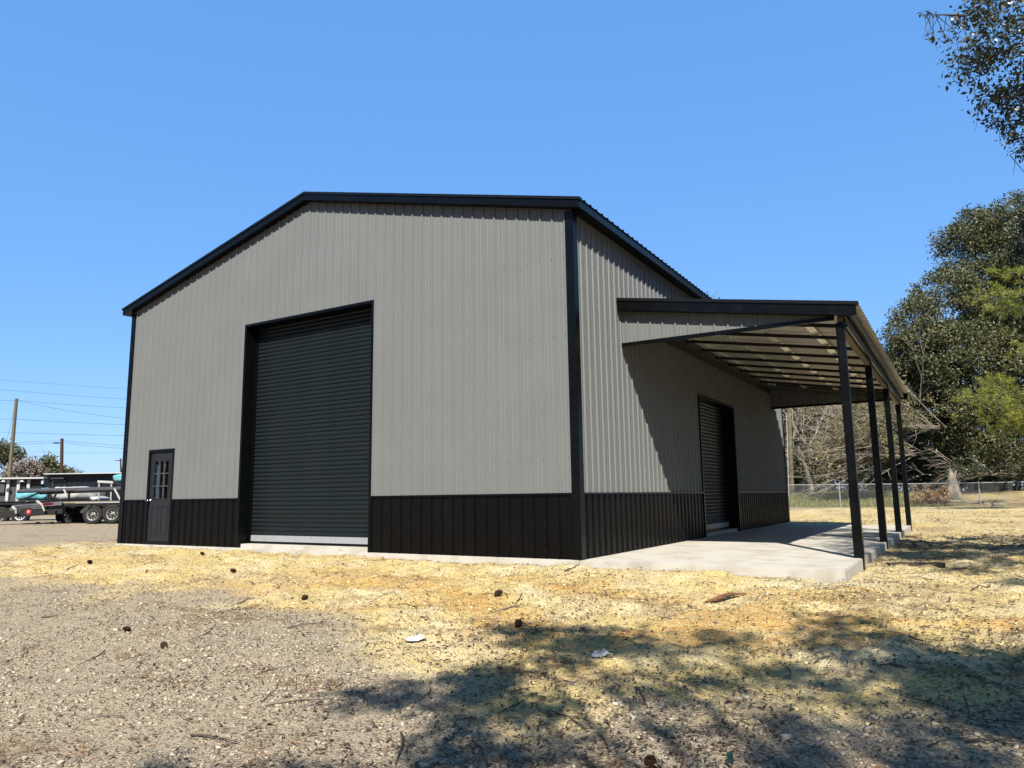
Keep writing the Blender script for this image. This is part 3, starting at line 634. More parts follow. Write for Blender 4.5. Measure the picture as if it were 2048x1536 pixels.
x, y = scatter_xy(100000, 3.2, 17, 1.15); sm = sand_mask(x, y); k = clear(x, y) & (RNG.random(len(x)) > sm * 0.97) & (fbm(x * 1.3, y * 1.3, 3) + RNG.uniform(-.2, .2, len(x)) > .40)
x, y = x[k], y[k]; chips(x, y, RNG.gamma(2.2, .0052, len(x)) + .006, .5, 'gravel_stones', 'stone', 'loose pale crushed stone over the near yard', 'gravel')
x, y = scatter_xy(22000, 3.5, 16, 1.0); sm = sand_mask(x, y); k = clear(x, y) & (RNG.random(len(x)) < sm * .8)
x, y = x[k], y[k]; chips(x, y, RNG.gamma(1.6, .006, len(x)) + .005, .6, 'sand_clods', 'clod', 'small clods of yellow sand near the building', 'sand', .35)
def strips(x, y, ln_, wd, name, matn, label, cat, lift=.012, curl=.3):
    nn = len(x); z = gz(x, y) + .006; th = RNG.uniform(0, 6.283, nn)
    d = np.stack([np.cos(th), np.sin(th), RNG.normal(0, .16, nn)], -1); s = np.stack([-np.sin(th), np.cos(th), RNG.normal(0, .35, nn)], -1)
    c0 = np.stack([x, y, z + lift * RNG.random(nn)], -1); up = np.array([0, 0, 1.0]); l = ln_[:, None]; w_ = wd[:, None]
    bend = RNG.normal(0, curl, (nn, 1)) * l
    V = np.stack([c0 - d * l / 2, c0 - s * w_ / 2 + up * bend * .5 * np.sign(bend), c0 + s * w_ / 2 + up * bend * .5 * np.sign(bend), c0 + d * l / 2 + s * bend * .3], 1)
    F = (np.array([(0, 1, 2), (1, 3, 2)])[None] + (np.arange(nn) * 4)[:, None, None]).reshape(-1, 3)
    return tag(np_mesh(name, V.reshape(-1, 3), F, matn), label, cat, kind='stuff')
x, y = scatter_xy(110000, 3.2, 22, 1.1)
dens = .10 + .6 * sstep(.4, .65, fbm(x * .8 + 80, y * .8 + 7, 4)) * (.2 + .8 * sstep(-1.0, 2.5, x + .25 * (y + 3))) + .25 * sstep(.52, .7, fbm(x * 1.7, y * 1.7 + 60, 3))
k = clear(x, y) & (RNG.random(len(x)) < dens); x, y = x[k], y[k]
xf, yf = RNG.uniform(-6, 16, 16000), RNG.uniform(3, 29, 16000); k = clear(xf, yf) & (fence_d(xf, yf) < .3) & (RNG.random(16000) < .15 + .85 * sstep(.42, .66, fbm(xf * .5 + 9, yf * .5, 4)))
x = np.concatenate([x, xf[k]]); y = np.concatenate([y, yf[k]])
strips(x, y, RNG.uniform(.018, .07, len(x)) * np.where(y > 6, 1.9, 1), RNG.uniform(.006, .022, len(x)) * np.where(y > 6, 1.9, 1), 'leaf_litter', 'litter', 'dry brown dead leaves strewn over the yard', 'leaves')
x, y = scatter_xy(60000, 3.2, 22, 1.1); d2 = sstep(.58, .72, fbm(x * 1.3 + 4, y * 2.6 + 50, 4)) * .9 + .05
k = clear(x, y) & (RNG.random(len(x)) < d2); x, y = x[k], y[k]
strips(x, y, RNG.uniform(.09, .22, len(x)), RNG.uniform(.003, .006, len(x)), 'pine_straw', 'straw', 'rusty fallen pine straw in thin drifts', 'pine straw', curl=.06)

# ------------------------------------------------------------------ trees
def rot_rand(nn):
    q = RNG.normal(size=(nn, 3)); q /= np.linalg.norm(q, axis=1, keepdims=True); r = RNG.normal(size=(nn, 3)); s = np.cross(q, r); s /= np.linalg.norm(s, axis=1, keepdims=True); return q, s
def leaves(centres, per, spread, size, droop=0.0, flat=.7):
    "leaf-shaped two-triangle faces in loose clumps"
    C = np.repeat(np.asarray(centres), per, 0); nn = len(C)
    sp = np.repeat(np.asarray(spread) if hasattr(spread, '__len__') else np.full(len(centres), spread), per)
    g = RNG.normal(size=(nn, 3)); g /= np.linalg.norm(g, axis=1, keepdims=True) + 1e-9
    P = C + g * (sp * RNG.random(nn) ** .45)[:, None] * np.array([1, 1, flat])
    d, s = rot_rand(nn); d[:, 2] -= droop; d /= np.linalg.norm(d, axis=1, keepdims=True)
    s = s - d * (s * d).sum(1, keepdims=True); s /= np.linalg.norm(s, axis=1, keepdims=True)
    l = (size * RNG.uniform(.6, 1.3, nn))[:, None]
    V = np.stack([P, P + d * l * .5 + s * l * .24, P + d * l, P + d * l * .5 - s * l * .24], 1)
    F = (np.array([(0, 1, 2, 3)])[None] + (np.arange(nn) * 4)[:, None, None]).reshape(-1, 4)
    return V.reshape(-1, 3), F
def lobe_points(lobes, nn, inner=.45):
    wts = np.array([r[0] * r[1] + r[1] * r[2] for _, r in lobes]); wts = wts / wts.sum(); pick = RNG.choice(len(lobes), nn, p=wts)
    g = RNG.normal(size=(nn, 3)); g /= np.linalg.norm(g, axis=1, keepdims=True); rad = inner + (1 - inner) * RNG.random(nn) ** .6
    c = np.array([l[0] for l in lobes])[pick]; r = np.array([l[1] for l in lobes])[pick]
    return c + g * r * rad[:, None]
def limb(q, a, c, r0, r1, sag=.15, n_=5, sides=5):
    a = np.array(a, float); c = np.array(c, float); L_ = np.linalg.norm(c - a); o = RNG.normal(size=3) * L_ * .06
    P = [a + (c - a) * t + np.array([0, 0, 1]) * math.sin(math.pi * t) * L_ * sag + o * math.sin(math.pi * t) for t in np.linspace(0, 1, n_)]
    q.tube(P, np.linspace(r0, r1, n_), sides)
def tree(name, label, base, height, lobes, nclump, per, spread, lsize, leafm, trunk_r=.35, group=None, barkm='bark', droop=0.0, extra=None, lean=(0, 0), limbs=40):
    base = np.array(base, float); t = thing(name, label, 'tree', base, group)
    pts = lobe_points(lobes, nclump)
    if extra is not None: pts = np.vstack([pts, extra])
    V, F = leaves(pts, per, RNG.uniform(.6, 1.3, len(pts)) * spread, lsize, droop)
    np_mesh('crown', V, F, leafm, t, base)
    q = MB(); top = base + np.array([lean[0], lean[1], height * .8]); fork = base + (top - base) * .28
    P = [base + (top - base) * s + RNG.normal(size=3) * np.array([.12, .12, 0]) * (s > 0) for s in np.linspace(0, 1, 7)]; P[0] = base - np.array([0, 0, .3])
    q.tube(P, np.linspace(trunk_r, trunk_r * .18, 7) + np.array([trunk_r * .35, 0, 0, 0, 0, 0, 0]), 9)
    for c in pts[RNG.choice(len(pts), min(limbs, len(pts)), replace=False)]:
        s = np.clip((c[2] - base[2]) / (height * .8) - .22, .22, .92) * RNG.uniform(.75, 1); a = base + (top - base) * s
        limb(q, a, c, trunk_r * .30 * (1.1 - s), .02, .08)
    for c in pts[RNG.choice(len(pts), min(limbs * 3, len(pts)), replace=False)]:
        o = RNG.normal(size=3) * spread * 1.2; limb(q, c - o * .5, c + o * .6, .022, .008, .05, 3, 3)
    q.build('trunk', barkm, t)
    return t
PXM = lambda dep: dep / FPX
def lobe(u, v, dep, r, rd=None, rz=None): return (at(u, v, dep), np.array([r * PXM(dep), (rd or r) * PXM(dep), (rz or r) * PXM(dep)]))
def foot(u, dep): p = at(u, 980, dep); return np.array([p[0], p[1], float(gz(p[0], p[1], False)) - .05])
grp = 'trees behind the chain-link fence'
tree('live_oak', 'broad dark live oak whose crown reaches closest to the porch roof', foot(1905, 47), 11,
     [lobe(1835, 650, 47, 62), lobe(1862, 720, 46, 85), lobe(1818, 690, 46, 52), lobe(1905, 610, 48, 75), lobe(1885, 800, 46, 95), lobe(1960, 730, 46, 95), lobe(1840, 770, 47, 55), lobe(1960, 850, 45, 85)],
     560, 135, .75, .19, 'oak_leaf', .45, grp)
tree('live_oak', 'tallest live oak, its rounded top at the upper right', foot(2000, 52), 17.5,
     [lobe(1925, 480, 52, 48), lobe(1960, 450, 52, 52), lobe(1935, 560, 51, 70), lobe(2000, 520, 52, 95), lobe(2015, 440, 53, 55), lobe(2070, 480, 53, 90), lobe(2040, 620, 51, 110), lobe(1985, 650, 50, 80), lobe(2110, 600, 52, 110), lobe(2090, 760, 50, 110)],
     680, 130, .85, .21, 'oak_leaf', .55, grp)
tree('live_oak', 'live oak at the right edge rising past the tallest crown', foot(2150, 45), 17,
     [lobe(2085, 430, 45, 60), lobe(2150, 460, 45, 110), lobe(2120, 600, 45, 95), lobe(2200, 620, 45, 140), lobe(2120, 760, 45, 100)],
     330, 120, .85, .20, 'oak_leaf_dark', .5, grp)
# background wood closing the view under the porch and beneath the oaks
for (u, dep, lbs, nm, lb, lm, nc, ls) in [
    (1590, 52, [(1585, 850, 52, 45), (1600, 790, 52, 60), (1570, 930, 50, 50)], 'background_tree', 'olive-leaved tree behind the pale utility pole', 'olive_leaf', 110, .26),
    (1665, 55, [(1660, 830, 55, 70), (1690, 760, 55, 80), (1650, 920, 54, 70), (1620, 900, 53, 45)], 'background_tree', 'tan and olive tree behind the bare tree', 'olive_leaf', 190, .27),
    (1755, 53, [(1750, 830, 53, 70), (1740, 920, 52, 70), (1790, 880, 52, 70), (1770, 770, 54, 55)], 'background_tree', 'dull green tree seen between the porch posts', 'oak_leaf', 200, .26)]:
    tree(nm, lb, foot(u, dep), 9, [lobe(a, c, e, r) for a, c, e, r in lbs], nc, 80, .8, ls, lm, .25, grp, limbs=25)
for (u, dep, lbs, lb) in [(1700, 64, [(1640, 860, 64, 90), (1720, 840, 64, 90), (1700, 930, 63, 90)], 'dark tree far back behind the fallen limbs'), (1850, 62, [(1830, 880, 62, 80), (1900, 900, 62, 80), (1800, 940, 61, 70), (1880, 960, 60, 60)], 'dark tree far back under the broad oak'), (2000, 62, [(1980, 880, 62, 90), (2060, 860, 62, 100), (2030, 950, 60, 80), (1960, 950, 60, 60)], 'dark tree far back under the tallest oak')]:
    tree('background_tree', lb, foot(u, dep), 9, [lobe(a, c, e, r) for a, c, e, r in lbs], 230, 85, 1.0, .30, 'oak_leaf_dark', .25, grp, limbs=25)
def shrub(label, u, v, dep, rx, rz, nc, leafm, size=.2, per=70):
    base = foot(u, dep); t = thing('shrub', label, 'shrub', base, 'shrubs behind the fence')
    pts = lobe_points([lobe(u, v, dep, rx, rx * .7, rz)], nc, .3); V, F = leaves(pts, per, .55, size); np_mesh('foliage', V, F, leafm, t, base)
    q = MB()
    for c in pts[:24]: limb(q, base + RNG.normal(size=3) * (.3, .3, 0), c, .05, .012, .05, 4, 4)
    q.build('stems', 'bark', t)
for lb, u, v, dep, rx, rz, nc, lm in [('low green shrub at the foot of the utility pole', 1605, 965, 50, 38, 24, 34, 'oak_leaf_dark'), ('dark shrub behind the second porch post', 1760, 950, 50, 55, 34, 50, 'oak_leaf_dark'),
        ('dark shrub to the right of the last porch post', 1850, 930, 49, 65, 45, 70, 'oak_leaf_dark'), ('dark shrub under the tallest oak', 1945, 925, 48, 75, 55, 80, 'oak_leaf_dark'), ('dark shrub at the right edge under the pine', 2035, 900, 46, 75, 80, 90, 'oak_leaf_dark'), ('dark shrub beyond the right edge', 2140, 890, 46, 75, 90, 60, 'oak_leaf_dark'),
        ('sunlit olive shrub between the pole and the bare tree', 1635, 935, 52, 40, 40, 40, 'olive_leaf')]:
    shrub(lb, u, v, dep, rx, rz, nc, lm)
# bare tree
def branchy(q, p, d, L_, r, depth, up=.15, spread=.55, kids=3, sides=5):
    d = np.array(d, float); d /= np.linalg.norm(d); pts = [np.array(p, float)]; dd = d.copy()
    for i in range(4): dd = dd + RNG.normal(size=3) * .13 + np.array([0, 0, up * .15]); dd /= np.linalg.norm(dd); pts.append(pts[-1] + dd * L_ / 4)
    q.tube(pts, np.linspace(r, r * .5, 5), sides)
    if depth == 0: return
    for k in range(kids):
        s = RNG.integers(2, 5); nd = dd + RNG.normal(size=3) * spread; branchy(q, pts[s], nd, L_ * RNG.uniform(.55, .8), r * .5, depth - 1, up, spread, kids, max(3, sides - 1))
bt = foot(1625, 47); t = thing('bare_tree', 'pale leafless tree right of the utility pole', 'tree', bt, grp); q = MB()
branchy(q, bt, (0, 0, 1), 3.2, .15, 0, .3); 
for a in range(5): branchy(q, bt + (0, 0, 1.6 + a * .42), (RNG.normal() * .5, RNG.normal() * .3, 1), 2.8, .075, 4, .35, .5, 3)
q.build('trunk', 'pale_bark', t)
# fallen trees: branches fanning out, dry leaves
def fallen(label, root, dirs, nb, L_, leafm, nclump, spread=.5, r=.07, barkm='pale_bark', size=.12, kids=3, per=70):
    root = np.array(root, float); t = thing('fallen_tree', label, 'fallen tree', root, 'storm-felled trees behind the fence'); q = MB(); tips = []
    for i in range(nb):
        d = np.array(dirs[i % len(dirs)], float) + RNG.normal(size=3) * np.array([.25, .3, .16]); d /= np.linalg.norm(d); p0 = root + RNG.normal(size=3) * (.5, .5, .35); p0[2] = max(p0[2], root[2] + .1)
        l = L_ * RNG.uniform(.4, 1.0); branchy(q, p0, d, l, r * RNG.uniform(.25, .8), 3 if i % 2 else 2, -.10, .36, kids, 4); tips += [p0 + d * l * s + RNG.normal(size=3) * .35 for s in RNG.uniform(.45, 1.35, max(1, nclump // nb))]
    q.build('trunk', barkm, t)
    if nclump: tips = np.array(tips); tips[:, 2] = np.maximum(tips[:, 2], root[2] + .1); V, F = leaves(tips, per, spread, size); np_mesh('crown', V, F, leafm, t, root)
lft = -np.array([RIGHT[0], RIGHT[1], 0]); bk = np.array([FWD[0], FWD[1], 0])
fr1 = at(1815, 905, 46); fr1[2] = at(1815, 905, 46)[2]
fallen('fallen tree fanning pale dry branches low toward the left', at(1810, 915, 42.5), [lft + (0, 0, .10), lft + (0, 0, .35), lft + (0, 0, -.12), lft * .9 + (0, 0, .55)], 46, 4.2, 'olive_leaf', 230, .40, .055)
fallen('fallen tree with long pale limbs higher up between the porch posts', at(1850, 860, 43.5), [lft + (0, 0, .35), lft + (0, 0, .62), lft + (0, 0, .2)], 30, 4.6, 'olive_leaf', 150, .45, .06)
fallen('tangle of grey broken branches in the shade under the oaks', at(1950, 955, 44), [lft + (0, 0, .2), -lft + (0, 0, .2), lft * .4 + (0, 0, .8)], 22, 1.8, 'oak_leaf_dark', 60, .4, .06)
sn = foot(1903, 41); q = MB(); t0 = at(1903, 975, 41); t1 = at(1899, 935, 41)
q.tube([np.array([t0[0], t0[1], sn[2] - .2]), t0, (t0 + t1) / 2 + (.05, 0, 0), t1], [.42, .34, .2, .03], 8); q.tube([t0 + (.3, .1, -.6), (t0 + t1) / 2 + (.15, 0, 0), t1 + (.3, .1, -.15)], [.2, .14, .02], 6)
tag(q.build('broken_stump', 'pale_bark', None, off=sn), 'jagged pale broken stump standing just above the fence rail', 'stump')
br = foot(1862, 39); t = thing('brush_pile', 'rusty brown heap of dead pine boughs behind the fence', 'brush pile', br); q = MB(); tips = []
for i in range(30):
    d = np.array([RNG.normal() * .8, RNG.normal() * .6, abs(RNG.normal()) * .45]); p0 = br + RNG.normal(size=3) * (.38, .35, 0) + (0, 0, .12); l = RNG.uniform(.4, .95)
    d = d / np.linalg.norm(d); q.tube([p0, p0 + d * l * .5, p0 + d * l], [.025, .018, .006], 4); tips += [p0 + d * l * s for s in (.4, .7, 1)]
q.build('boughs', 'rafter', t); V, F = leaves(np.array(tips), 60, .22, .10); V[:, 2] = np.maximum(V[:, 2], br[2] + .02); tag(np_mesh('needles', V, F, 'rust_needle', t, br), None, kind='stuff')
lg0 = foot(1885, 38.5); lg1 = foot(1965, 37.8); q = MB(); q.tube([lg0 + (0, 0, .25), lg0 * .6 + lg1 * .4 + (0, 0, .18), lg1 + (0, 0, .14)], [.05, .075, .06], 6); tag(q.build('fallen_branch', 'pale_bark', None, off=lg0), 'long pale branch lying right of the rusty brush heap', 'branch')
# pine at the right edge: bright needle tufts on boughs
pb = foot(2170, 30); t = thing('pine_tree', 'bright green pine reaching in from the right edge', 'tree', pb, grp); q = MB(); tuft = []
tp = at(2185, 380, 30); q.tube([pb - (0, 0, .2), pb * .5 + tp * .5, tp], [.24, .17, .05], 8)
def bough(u0, v0, u1, v1, dd, nn, sp):
    a = at(u0, v0, 30); c = at(u1, v1, 30 + dd); limb(q, a, c, .06, .015, .05, 5, 5)
    for s in RNG.random(nn) ** .7:
        p_ = a + (c - a) * (.25 + .75 * s) + RNG.normal(size=3) * sp * np.array([1, 1, .45]); tuft.append(p_); 
        if RNG.random() < .4: q.tube([a + (c - a) * (.2 + .7 * s), p_], [.012, .006], 3)
for bgh in [(2160, 640, 1972, 582, -1, 60, .42), (2165, 660, 1990, 610, .8, 60, .4), (2170, 560, 2010, 545, -.5, 40, .4), (2160, 860, 1950, 790, -1, 80, .42), (2160, 850, 1985, 760, .6, 80, .42), (2165, 900, 1990, 830, -.4, 90, .45), (2165, 850, 2030, 850, -.8, 60, .45),
            (2175, 760, 2060, 690, -2, 60, .4), (2180, 500, 2270, 440, 0, 60, .5), (2180, 620, 2320, 600, 0, 70, .6), (2180, 760, 2330, 760, 1, 70, .6), (2180, 850, 2300, 860, -1, 60, .6), (2180, 440, 2120, 400, 1, 40, .4), (2175, 650, 2180, 640, -3.5, 60, .6), (2175, 650, 2180, 640, 3.5, 60, .6)]: bough(*bgh)
q.build('trunk', 'bark', t)
T = np.repeat(np.array(tuft), 46, 0); nn = len(T); g = RNG.normal(size=(nn, 3)); g[:, 2] += .35; g /= np.linalg.norm(g, axis=1, keepdims=True); _, s_ = rot_rand(nn); l = RNG.uniform(.13, .26, nn)[:, None]
V = np.stack([T + g * .02, T + g * l * .5 + s_ * .008, T + g * l, T + g * l * .5 - s_ * .008], 1).reshape(-1, 3); F = (np.array([(0, 1, 2, 3)])[None] + (np.arange(nn) * 4)[:, None, None]).reshape(-1, 4)
tag(np_mesh('crown', V, F, 'pine_needle', t, pb), None)

# near trees (outside the frame but for one drooping bough; they cast the dappled shade)
def bough_clumps(a, c, nn, w_, hang):
    a = np.array(a); c = np.array(c); s = RNG.random(nn)[:, None]; return a + (c - a) * s + RNG.normal(size=(nn, 3)) * w_ * (1 - .5 * s) + np.array([0, 0, -1]) * hang * RNG.random((nn, 1)) * s
def near(u, v, dep): return at(u, v, dep)
ex = [bough_clumps(near(2150, -60, 11.5), near(1905, 40, 11), 60, .26, .2), bough_clumps(near(2130, 60, 11), near(1900, 120, 10.6), 60, .24, .15), bough_clumps(near(2130, 150, 11.2), near(1965, 190, 10.8), 45, .22, .25),
      bough_clumps(near(2140, 200, 11.2), near(1975, 240, 10.8), 26, .14, .2), bough_clumps(near(2130, 260, 11.3), near(2030, 300, 11), 20, .12, .2), bough_clumps(near(2140, -180, 11.5), near(1960, -100, 11), 60, .3, .3)]
ex = np.vstack(ex)
ot = np.array([12.3, -1.5, float(gz(12.3, -1.5, False))])
tree('shade_oak', 'dark oak bough hanging into the top right corner', ot, 11,
     [((11.8, -1.5, 9.5), (4.3, 4.0, 3.0)), ((9.6, 1.0, 8.2), (2.6, 2.6, 1.7)), ((9.4, -3.6, 8.8), (2.7, 2.4, 1.9)), ((13.6, 1.2, 7.8), (3.4, 3, 2.2)), ((12, -5, 7.5), (3, 2.6, 2.2)), ((8.4, -1.2, 8.6), (2.0, 2.2, 1.6))],
     260, 150, .52, .13, 'near_leaf', .34, droop=.35, limbs=50)
t = [o for o in COL.objects if o.name.startswith('shade_oak')][0]
V, F = leaves(ex, 34, RNG.uniform(.14, .34, len(ex)), .078, .45); np_mesh('bough_leaves', V, F, 'near_leaf', t, ot)
q = MB()
for u0, v0, u1, v1 in ((2150, -60, 1905, 40), (2130, 60, 1895, 118), (2130, 150, 1960, 195), (2140, 200, 1970, 245), (2130, 260, 2020, 310), (1930, 32, 1845, 30), (2140, -180, 1960, -100)):
    a, c = near(u0, v0, 11.3), near(u1, v1, 10.8); limb(q, a, c, .022, .004, -.02, 6, 5)
    for s in RNG.random(12):
        p_ = a + (c - a) * s; limb(q, p_, p_ + np.array([RNG.normal() * .2, RNG.normal() * .2, -.25 - .3 * RNG.random()]), .007, .002, .0, 3, 3)
for hub in ((2150, -60), (2130, 60), (2130, 150), (2140, 200), (2130, 260), (2140, -180)):
    limb(q, (11.2, -1.2, 7.2 + .3 * random.random()), near(hub[0], hub[1], 11.3), .07, .022, .06, 6, 5)
q.build('bough', 'bark', t)
V, F = leaves(np.array([near(1872 - 6 * i, 27 + 2 * math.sin(i), 10.8) for i in range(6)]), 3, .03, .07, .2); np_mesh('sprig_leaves', V, F, 'near_leaf', t, ot)
ot2 = np.array([10.8, -15.8, float(gz(10.8, -15.8, False))])
sh = []
for u, v, k in [(610, 1515, 3), (830, 1385, 3), (880, 1440, 3), (960, 1360, 3), (1050, 1290, 4), (1100, 1325, 4), (1180, 1262, 4), (1250, 1272, 4), (1330, 1275, 4), (1380, 1312, 3), (900, 1500, 2), (800, 1478, 1), (1130, 1350, 3),
                (1620, 1252, 4), (1660, 1292, 5), (1750, 1312, 5), (1850, 1332, 6), (1950, 1335, 6), (2040, 1335, 6), (1700, 1345, 3), (1900, 1392, 6), (2000, 1420, 3), (1800, 1385, 3), (1350, 1342, 4), (1250, 1400, 3), (1150, 1412, 3), (1060, 1440, 2), (1520, 1475, 2), (2030, 1500, 2), (1200, 1515, 1), (2040, 1390, 5), (1840, 1455, 2), (1500, 1330, 2)]:
    g0_ = ground_pt(u, v)
    for _ in range((k + 1) // 2):
        zz = RNG.uniform(7.2, 10.2); sh.append(g0_ + SUN * (zz - g0_[2]) / SUN[2] + RNG.normal(size=3) * np.array([.28, .35, .1]))
tree('shade_oak', 'oak standing behind the viewer whose shade dapples the near yard', ot2, 11.5,
     [((11.8, -16.5, 10), (3.0, 3.4, 2.4)), ((13.0, -13.4, 9), (2.6, 2.4, 1.8)), ((14.5, -16, 9), (3, 3, 2.2))],
     110, 95, .40, .15, 'near_leaf', .34, droop=.3, limbs=60, extra=np.array(sh))
for i, (x, y) in enumerate([(1, -25), (-9, -27), (9, -25), (-20, -19), (-28, -11.5)]):  # oaks out of view, added to cut sky fill and darken reflections
    tree('grove_oak', ['oak of the grove behind the viewer, in the middle', 'oak of the grove behind the viewer, at its left end', 'oak of the grove behind the viewer, at its right end', 'oak standing off to the left out of frame, nearer the viewer', 'oak standing off to the left out of frame, nearer the trailers'][i], (x, y, float(gz(x, y, False)) - .05), 11,
         [((x, y, 8.2), (4.4, 4, 3.0)), ((x + 1.5, y - 1, 6), (3.6, 3.6, 2.4)), ((x - 2, y + .5, 6), (3.2, 3.2, 2.4))], 120, 90, 1.1, .32, 'oak_leaf_dark', .4, 'grove behind the viewer', limbs=20)
for i, (x, y, hgt) in enumerate([(18, 6, 15), (19.5, 14, 16), (18.5, 22, 15)]):  # unseen row added to keep sky light off the side wall
    tree('live_oak', ['oak beyond the right edge, nearest of three beside the lean-to', 'oak beyond the right edge, middle of three beside the lean-to', 'oak beyond the right edge, farthest of three beside the lean-to'][i], (x, y, float(gz(x, y, False)) - .05), hgt,
         [((x, y, hgt * .68), (4.2, 4.4, 4.2)), ((x - 1.2, y + 1, hgt * .42), (3.4, 4, 3.0)), ((x + 1, y - 1.5, hgt * .5), (3.4, 3.6, 3.2)), ((x, y + .5, 2.8), (3.4, 4.2, 2.2))], 170, 110, 1.1, .30, 'oak_leaf_dark', .4, 'oaks in a row right of the yard', limbs=25)
# far trees, left
def far_tree(label, u, v, dep, lbs, leafm, nc, per, size, tr=.2):
    tree('distant_tree', label, foot(u, dep), max(3, (1000 - v) * PXM(dep)), [lobe(a, c, dep, r) for a, c, r in lbs], nc, per, .9, size, leafm, tr, 'distant trees on the left', limbs=30)
far_tree('distant dark green pine at the left edge', 15, 890, 85, [(10, 903, 16), (28, 912, 13), (-12, 915, 20)], 'oak_leaf', 60, 45, .4)
far_tree('distant grey leafless tree right of the leaning pole', 45, 925, 75, [(38, 945, 20), (62, 940, 18), (20, 955, 14)], 'far_twig', 80, 40, .3)
far_tree('distant pale twiggy tree above the shed roof', 75, 925, 80, [(78, 945, 14), (60, 950, 14)], 'far_twig', 50, 40, .3)
far_tree('distant rounded green tree left of the brown pole', 99, 918, 78, [(98, 930, 12), (106, 942, 14), (90, 945, 12)], 'far_leaf', 60, 45, .35)
far_tree('distant small green treetop right of the brown pole', 133, 938, 90, [(133, 945, 7), (140, 950, 8)], 'far_leaf', 24, 40, .35)
far_tree('far treetop just showing over the roof edge behind the porch', 1418, 575, 44, [(1418, 612, 20), (1416, 592, 7), (1428, 640, 30)], 'oak_leaf', 24, 22, .22)

# ------------------------------------------------------------------ fence, grass, utility pole (right)
FT = thing('chain_link_fence', 'silver chain-link fence crossing behind the porch', 'fence', (FA[0], FA[1], float(gz(FA[0], FA[1], False))))
ftot = 46.0; fstart = -16.0; SPC = 3.08; FH = 1.13
def fpt(s): p = FA[:2] + fdir * s; return np.array([p[0], p[1], float(gz(p[0], p[1], False))])
s = fstart; fp = []
while s < fstart + ftot: fp.append(s); s += SPC
ph0 = 0.0
for s in fp:
    p = fpt(s); q = MB().tube([p - (0, 0, .2), p + (0, 0, FH + .03)], .034, 8); q.lathe([(.036, 0), (.036, .03), (.001, .05)], p + (0, 0, FH + .03), (0, 0, 1), 8); q.build('fence_post', 'fence_metal', FT)
q = MB(); q.tube([fpt(s) + (0, 0, FH) for s in fp], .024, 6); q.build('top_rail', 'fence_metal', FT)
for s0, s1 in zip(fp[:-1], fp[1:]):
    Vs = []; Fs = []; a0, a1 = fpt(s0), fpt(s1); nW = 34; st = SPC / nW; H_ = FH - .04; kk = int(round(H_ / st))
    r = .004; nrm = np.array([fnor[0], fnor[1], 0]) * r
    for dr_ in (1, -1):
        for i in range(-kk, nW + 1):
            x0_, x1_ = i * st, i * st + kk * st
            t0_, t1_ = max(0, (0 - x0_) / (x1_ - x0_)), min(1, (SPC - x0_) / (x1_ - x0_))
            if t1_ - t0_ < .02: continue
            e = []
            for tt in (t0_, t1_):
                sx = (x0_ + (x1_ - x0_) * tt) / SPC; sx = sx if dr_ == 1 else 1 - sx; b_ = a0 + (a1 - a0) * sx; e.append(b_ + np.array([0, 0, .02 + H_ * tt]))
            o = len(Vs); upv = np.array([0, 0, r])
            for p_ in e: Vs += [p_ + nrm, p_ - nrm * .5 + upv * .87, p_ - nrm * .5 - upv * .87]
            Fs += [(o, o + 1, o + 4, o + 3), (o + 1, o + 2, o + 5, o + 4), (o + 2, o, o + 3, o + 5)]
    np_mesh('wire_mesh', np.array(Vs), np.array(Fs), 'fence_metal', FT, FT['_o'])
gn = 26000; sx = RNG.uniform(-14, 9, gn); dx = RNG.random(gn) ** .8 * 14 + .2
gxp = FA[0] + fdir[0] * sx + fnor[0] * dx; gyp = FA[1] + fdir[1] * sx + fnor[1] * dx; k = (RNG.random(gn) < 1 - .85 * sstep(1.5, 4, gxp - 1.9)); gxp, gyp = gxp[k], gyp[k]; gn = len(gxp)
g0 = np.stack([gxp, gyp, gz(gxp, gyp, False) - .01], -1); hh = RNG.uniform(.05, .16, gn)[:, None]; th = RNG.uniform(0, 6.28, gn); sd = np.stack([np.cos(th), np.sin(th), 0 * th], -1)
V = np.stack([g0 - sd * .02, g0 + sd * .02, g0 + np.array([0, 0, 1]) * hh + RNG.normal(size=(gn, 3)) * .03], 1); F = np.arange(gn * 3).reshape(-1, 3)
tag(np_mesh('grass', V.reshape(-1, 3), F, 'grass'), 'strip of short green grass behind the fence', 'grass', kind='stuff')
p0 = foot(1583, 46); p1 = at(1573, 690, 46); t = thing('utility_pole', 'pale utility pole behind the fence beside the building', 'pole', p0, 'utility poles'); q = MB().tube([p0 - (0, 0, .2), p1], [.15, .11], 8); q.build('shaft', 'pole_wood', t)
q = MB().tube([p0 + (-.16, -.12, 0), p1 * .55 + p0 * .45 + (-.13, -.10, 0)], .035, 5); q.build('conduit', 'white_paint', t)
gw0 = at(1600, 860, 46.5); MB().tube([at(1580, 822, 46), at(1640, 900, 47), foot(1690, 48)], .015, 3).build('guy_wire', 'wire', t)

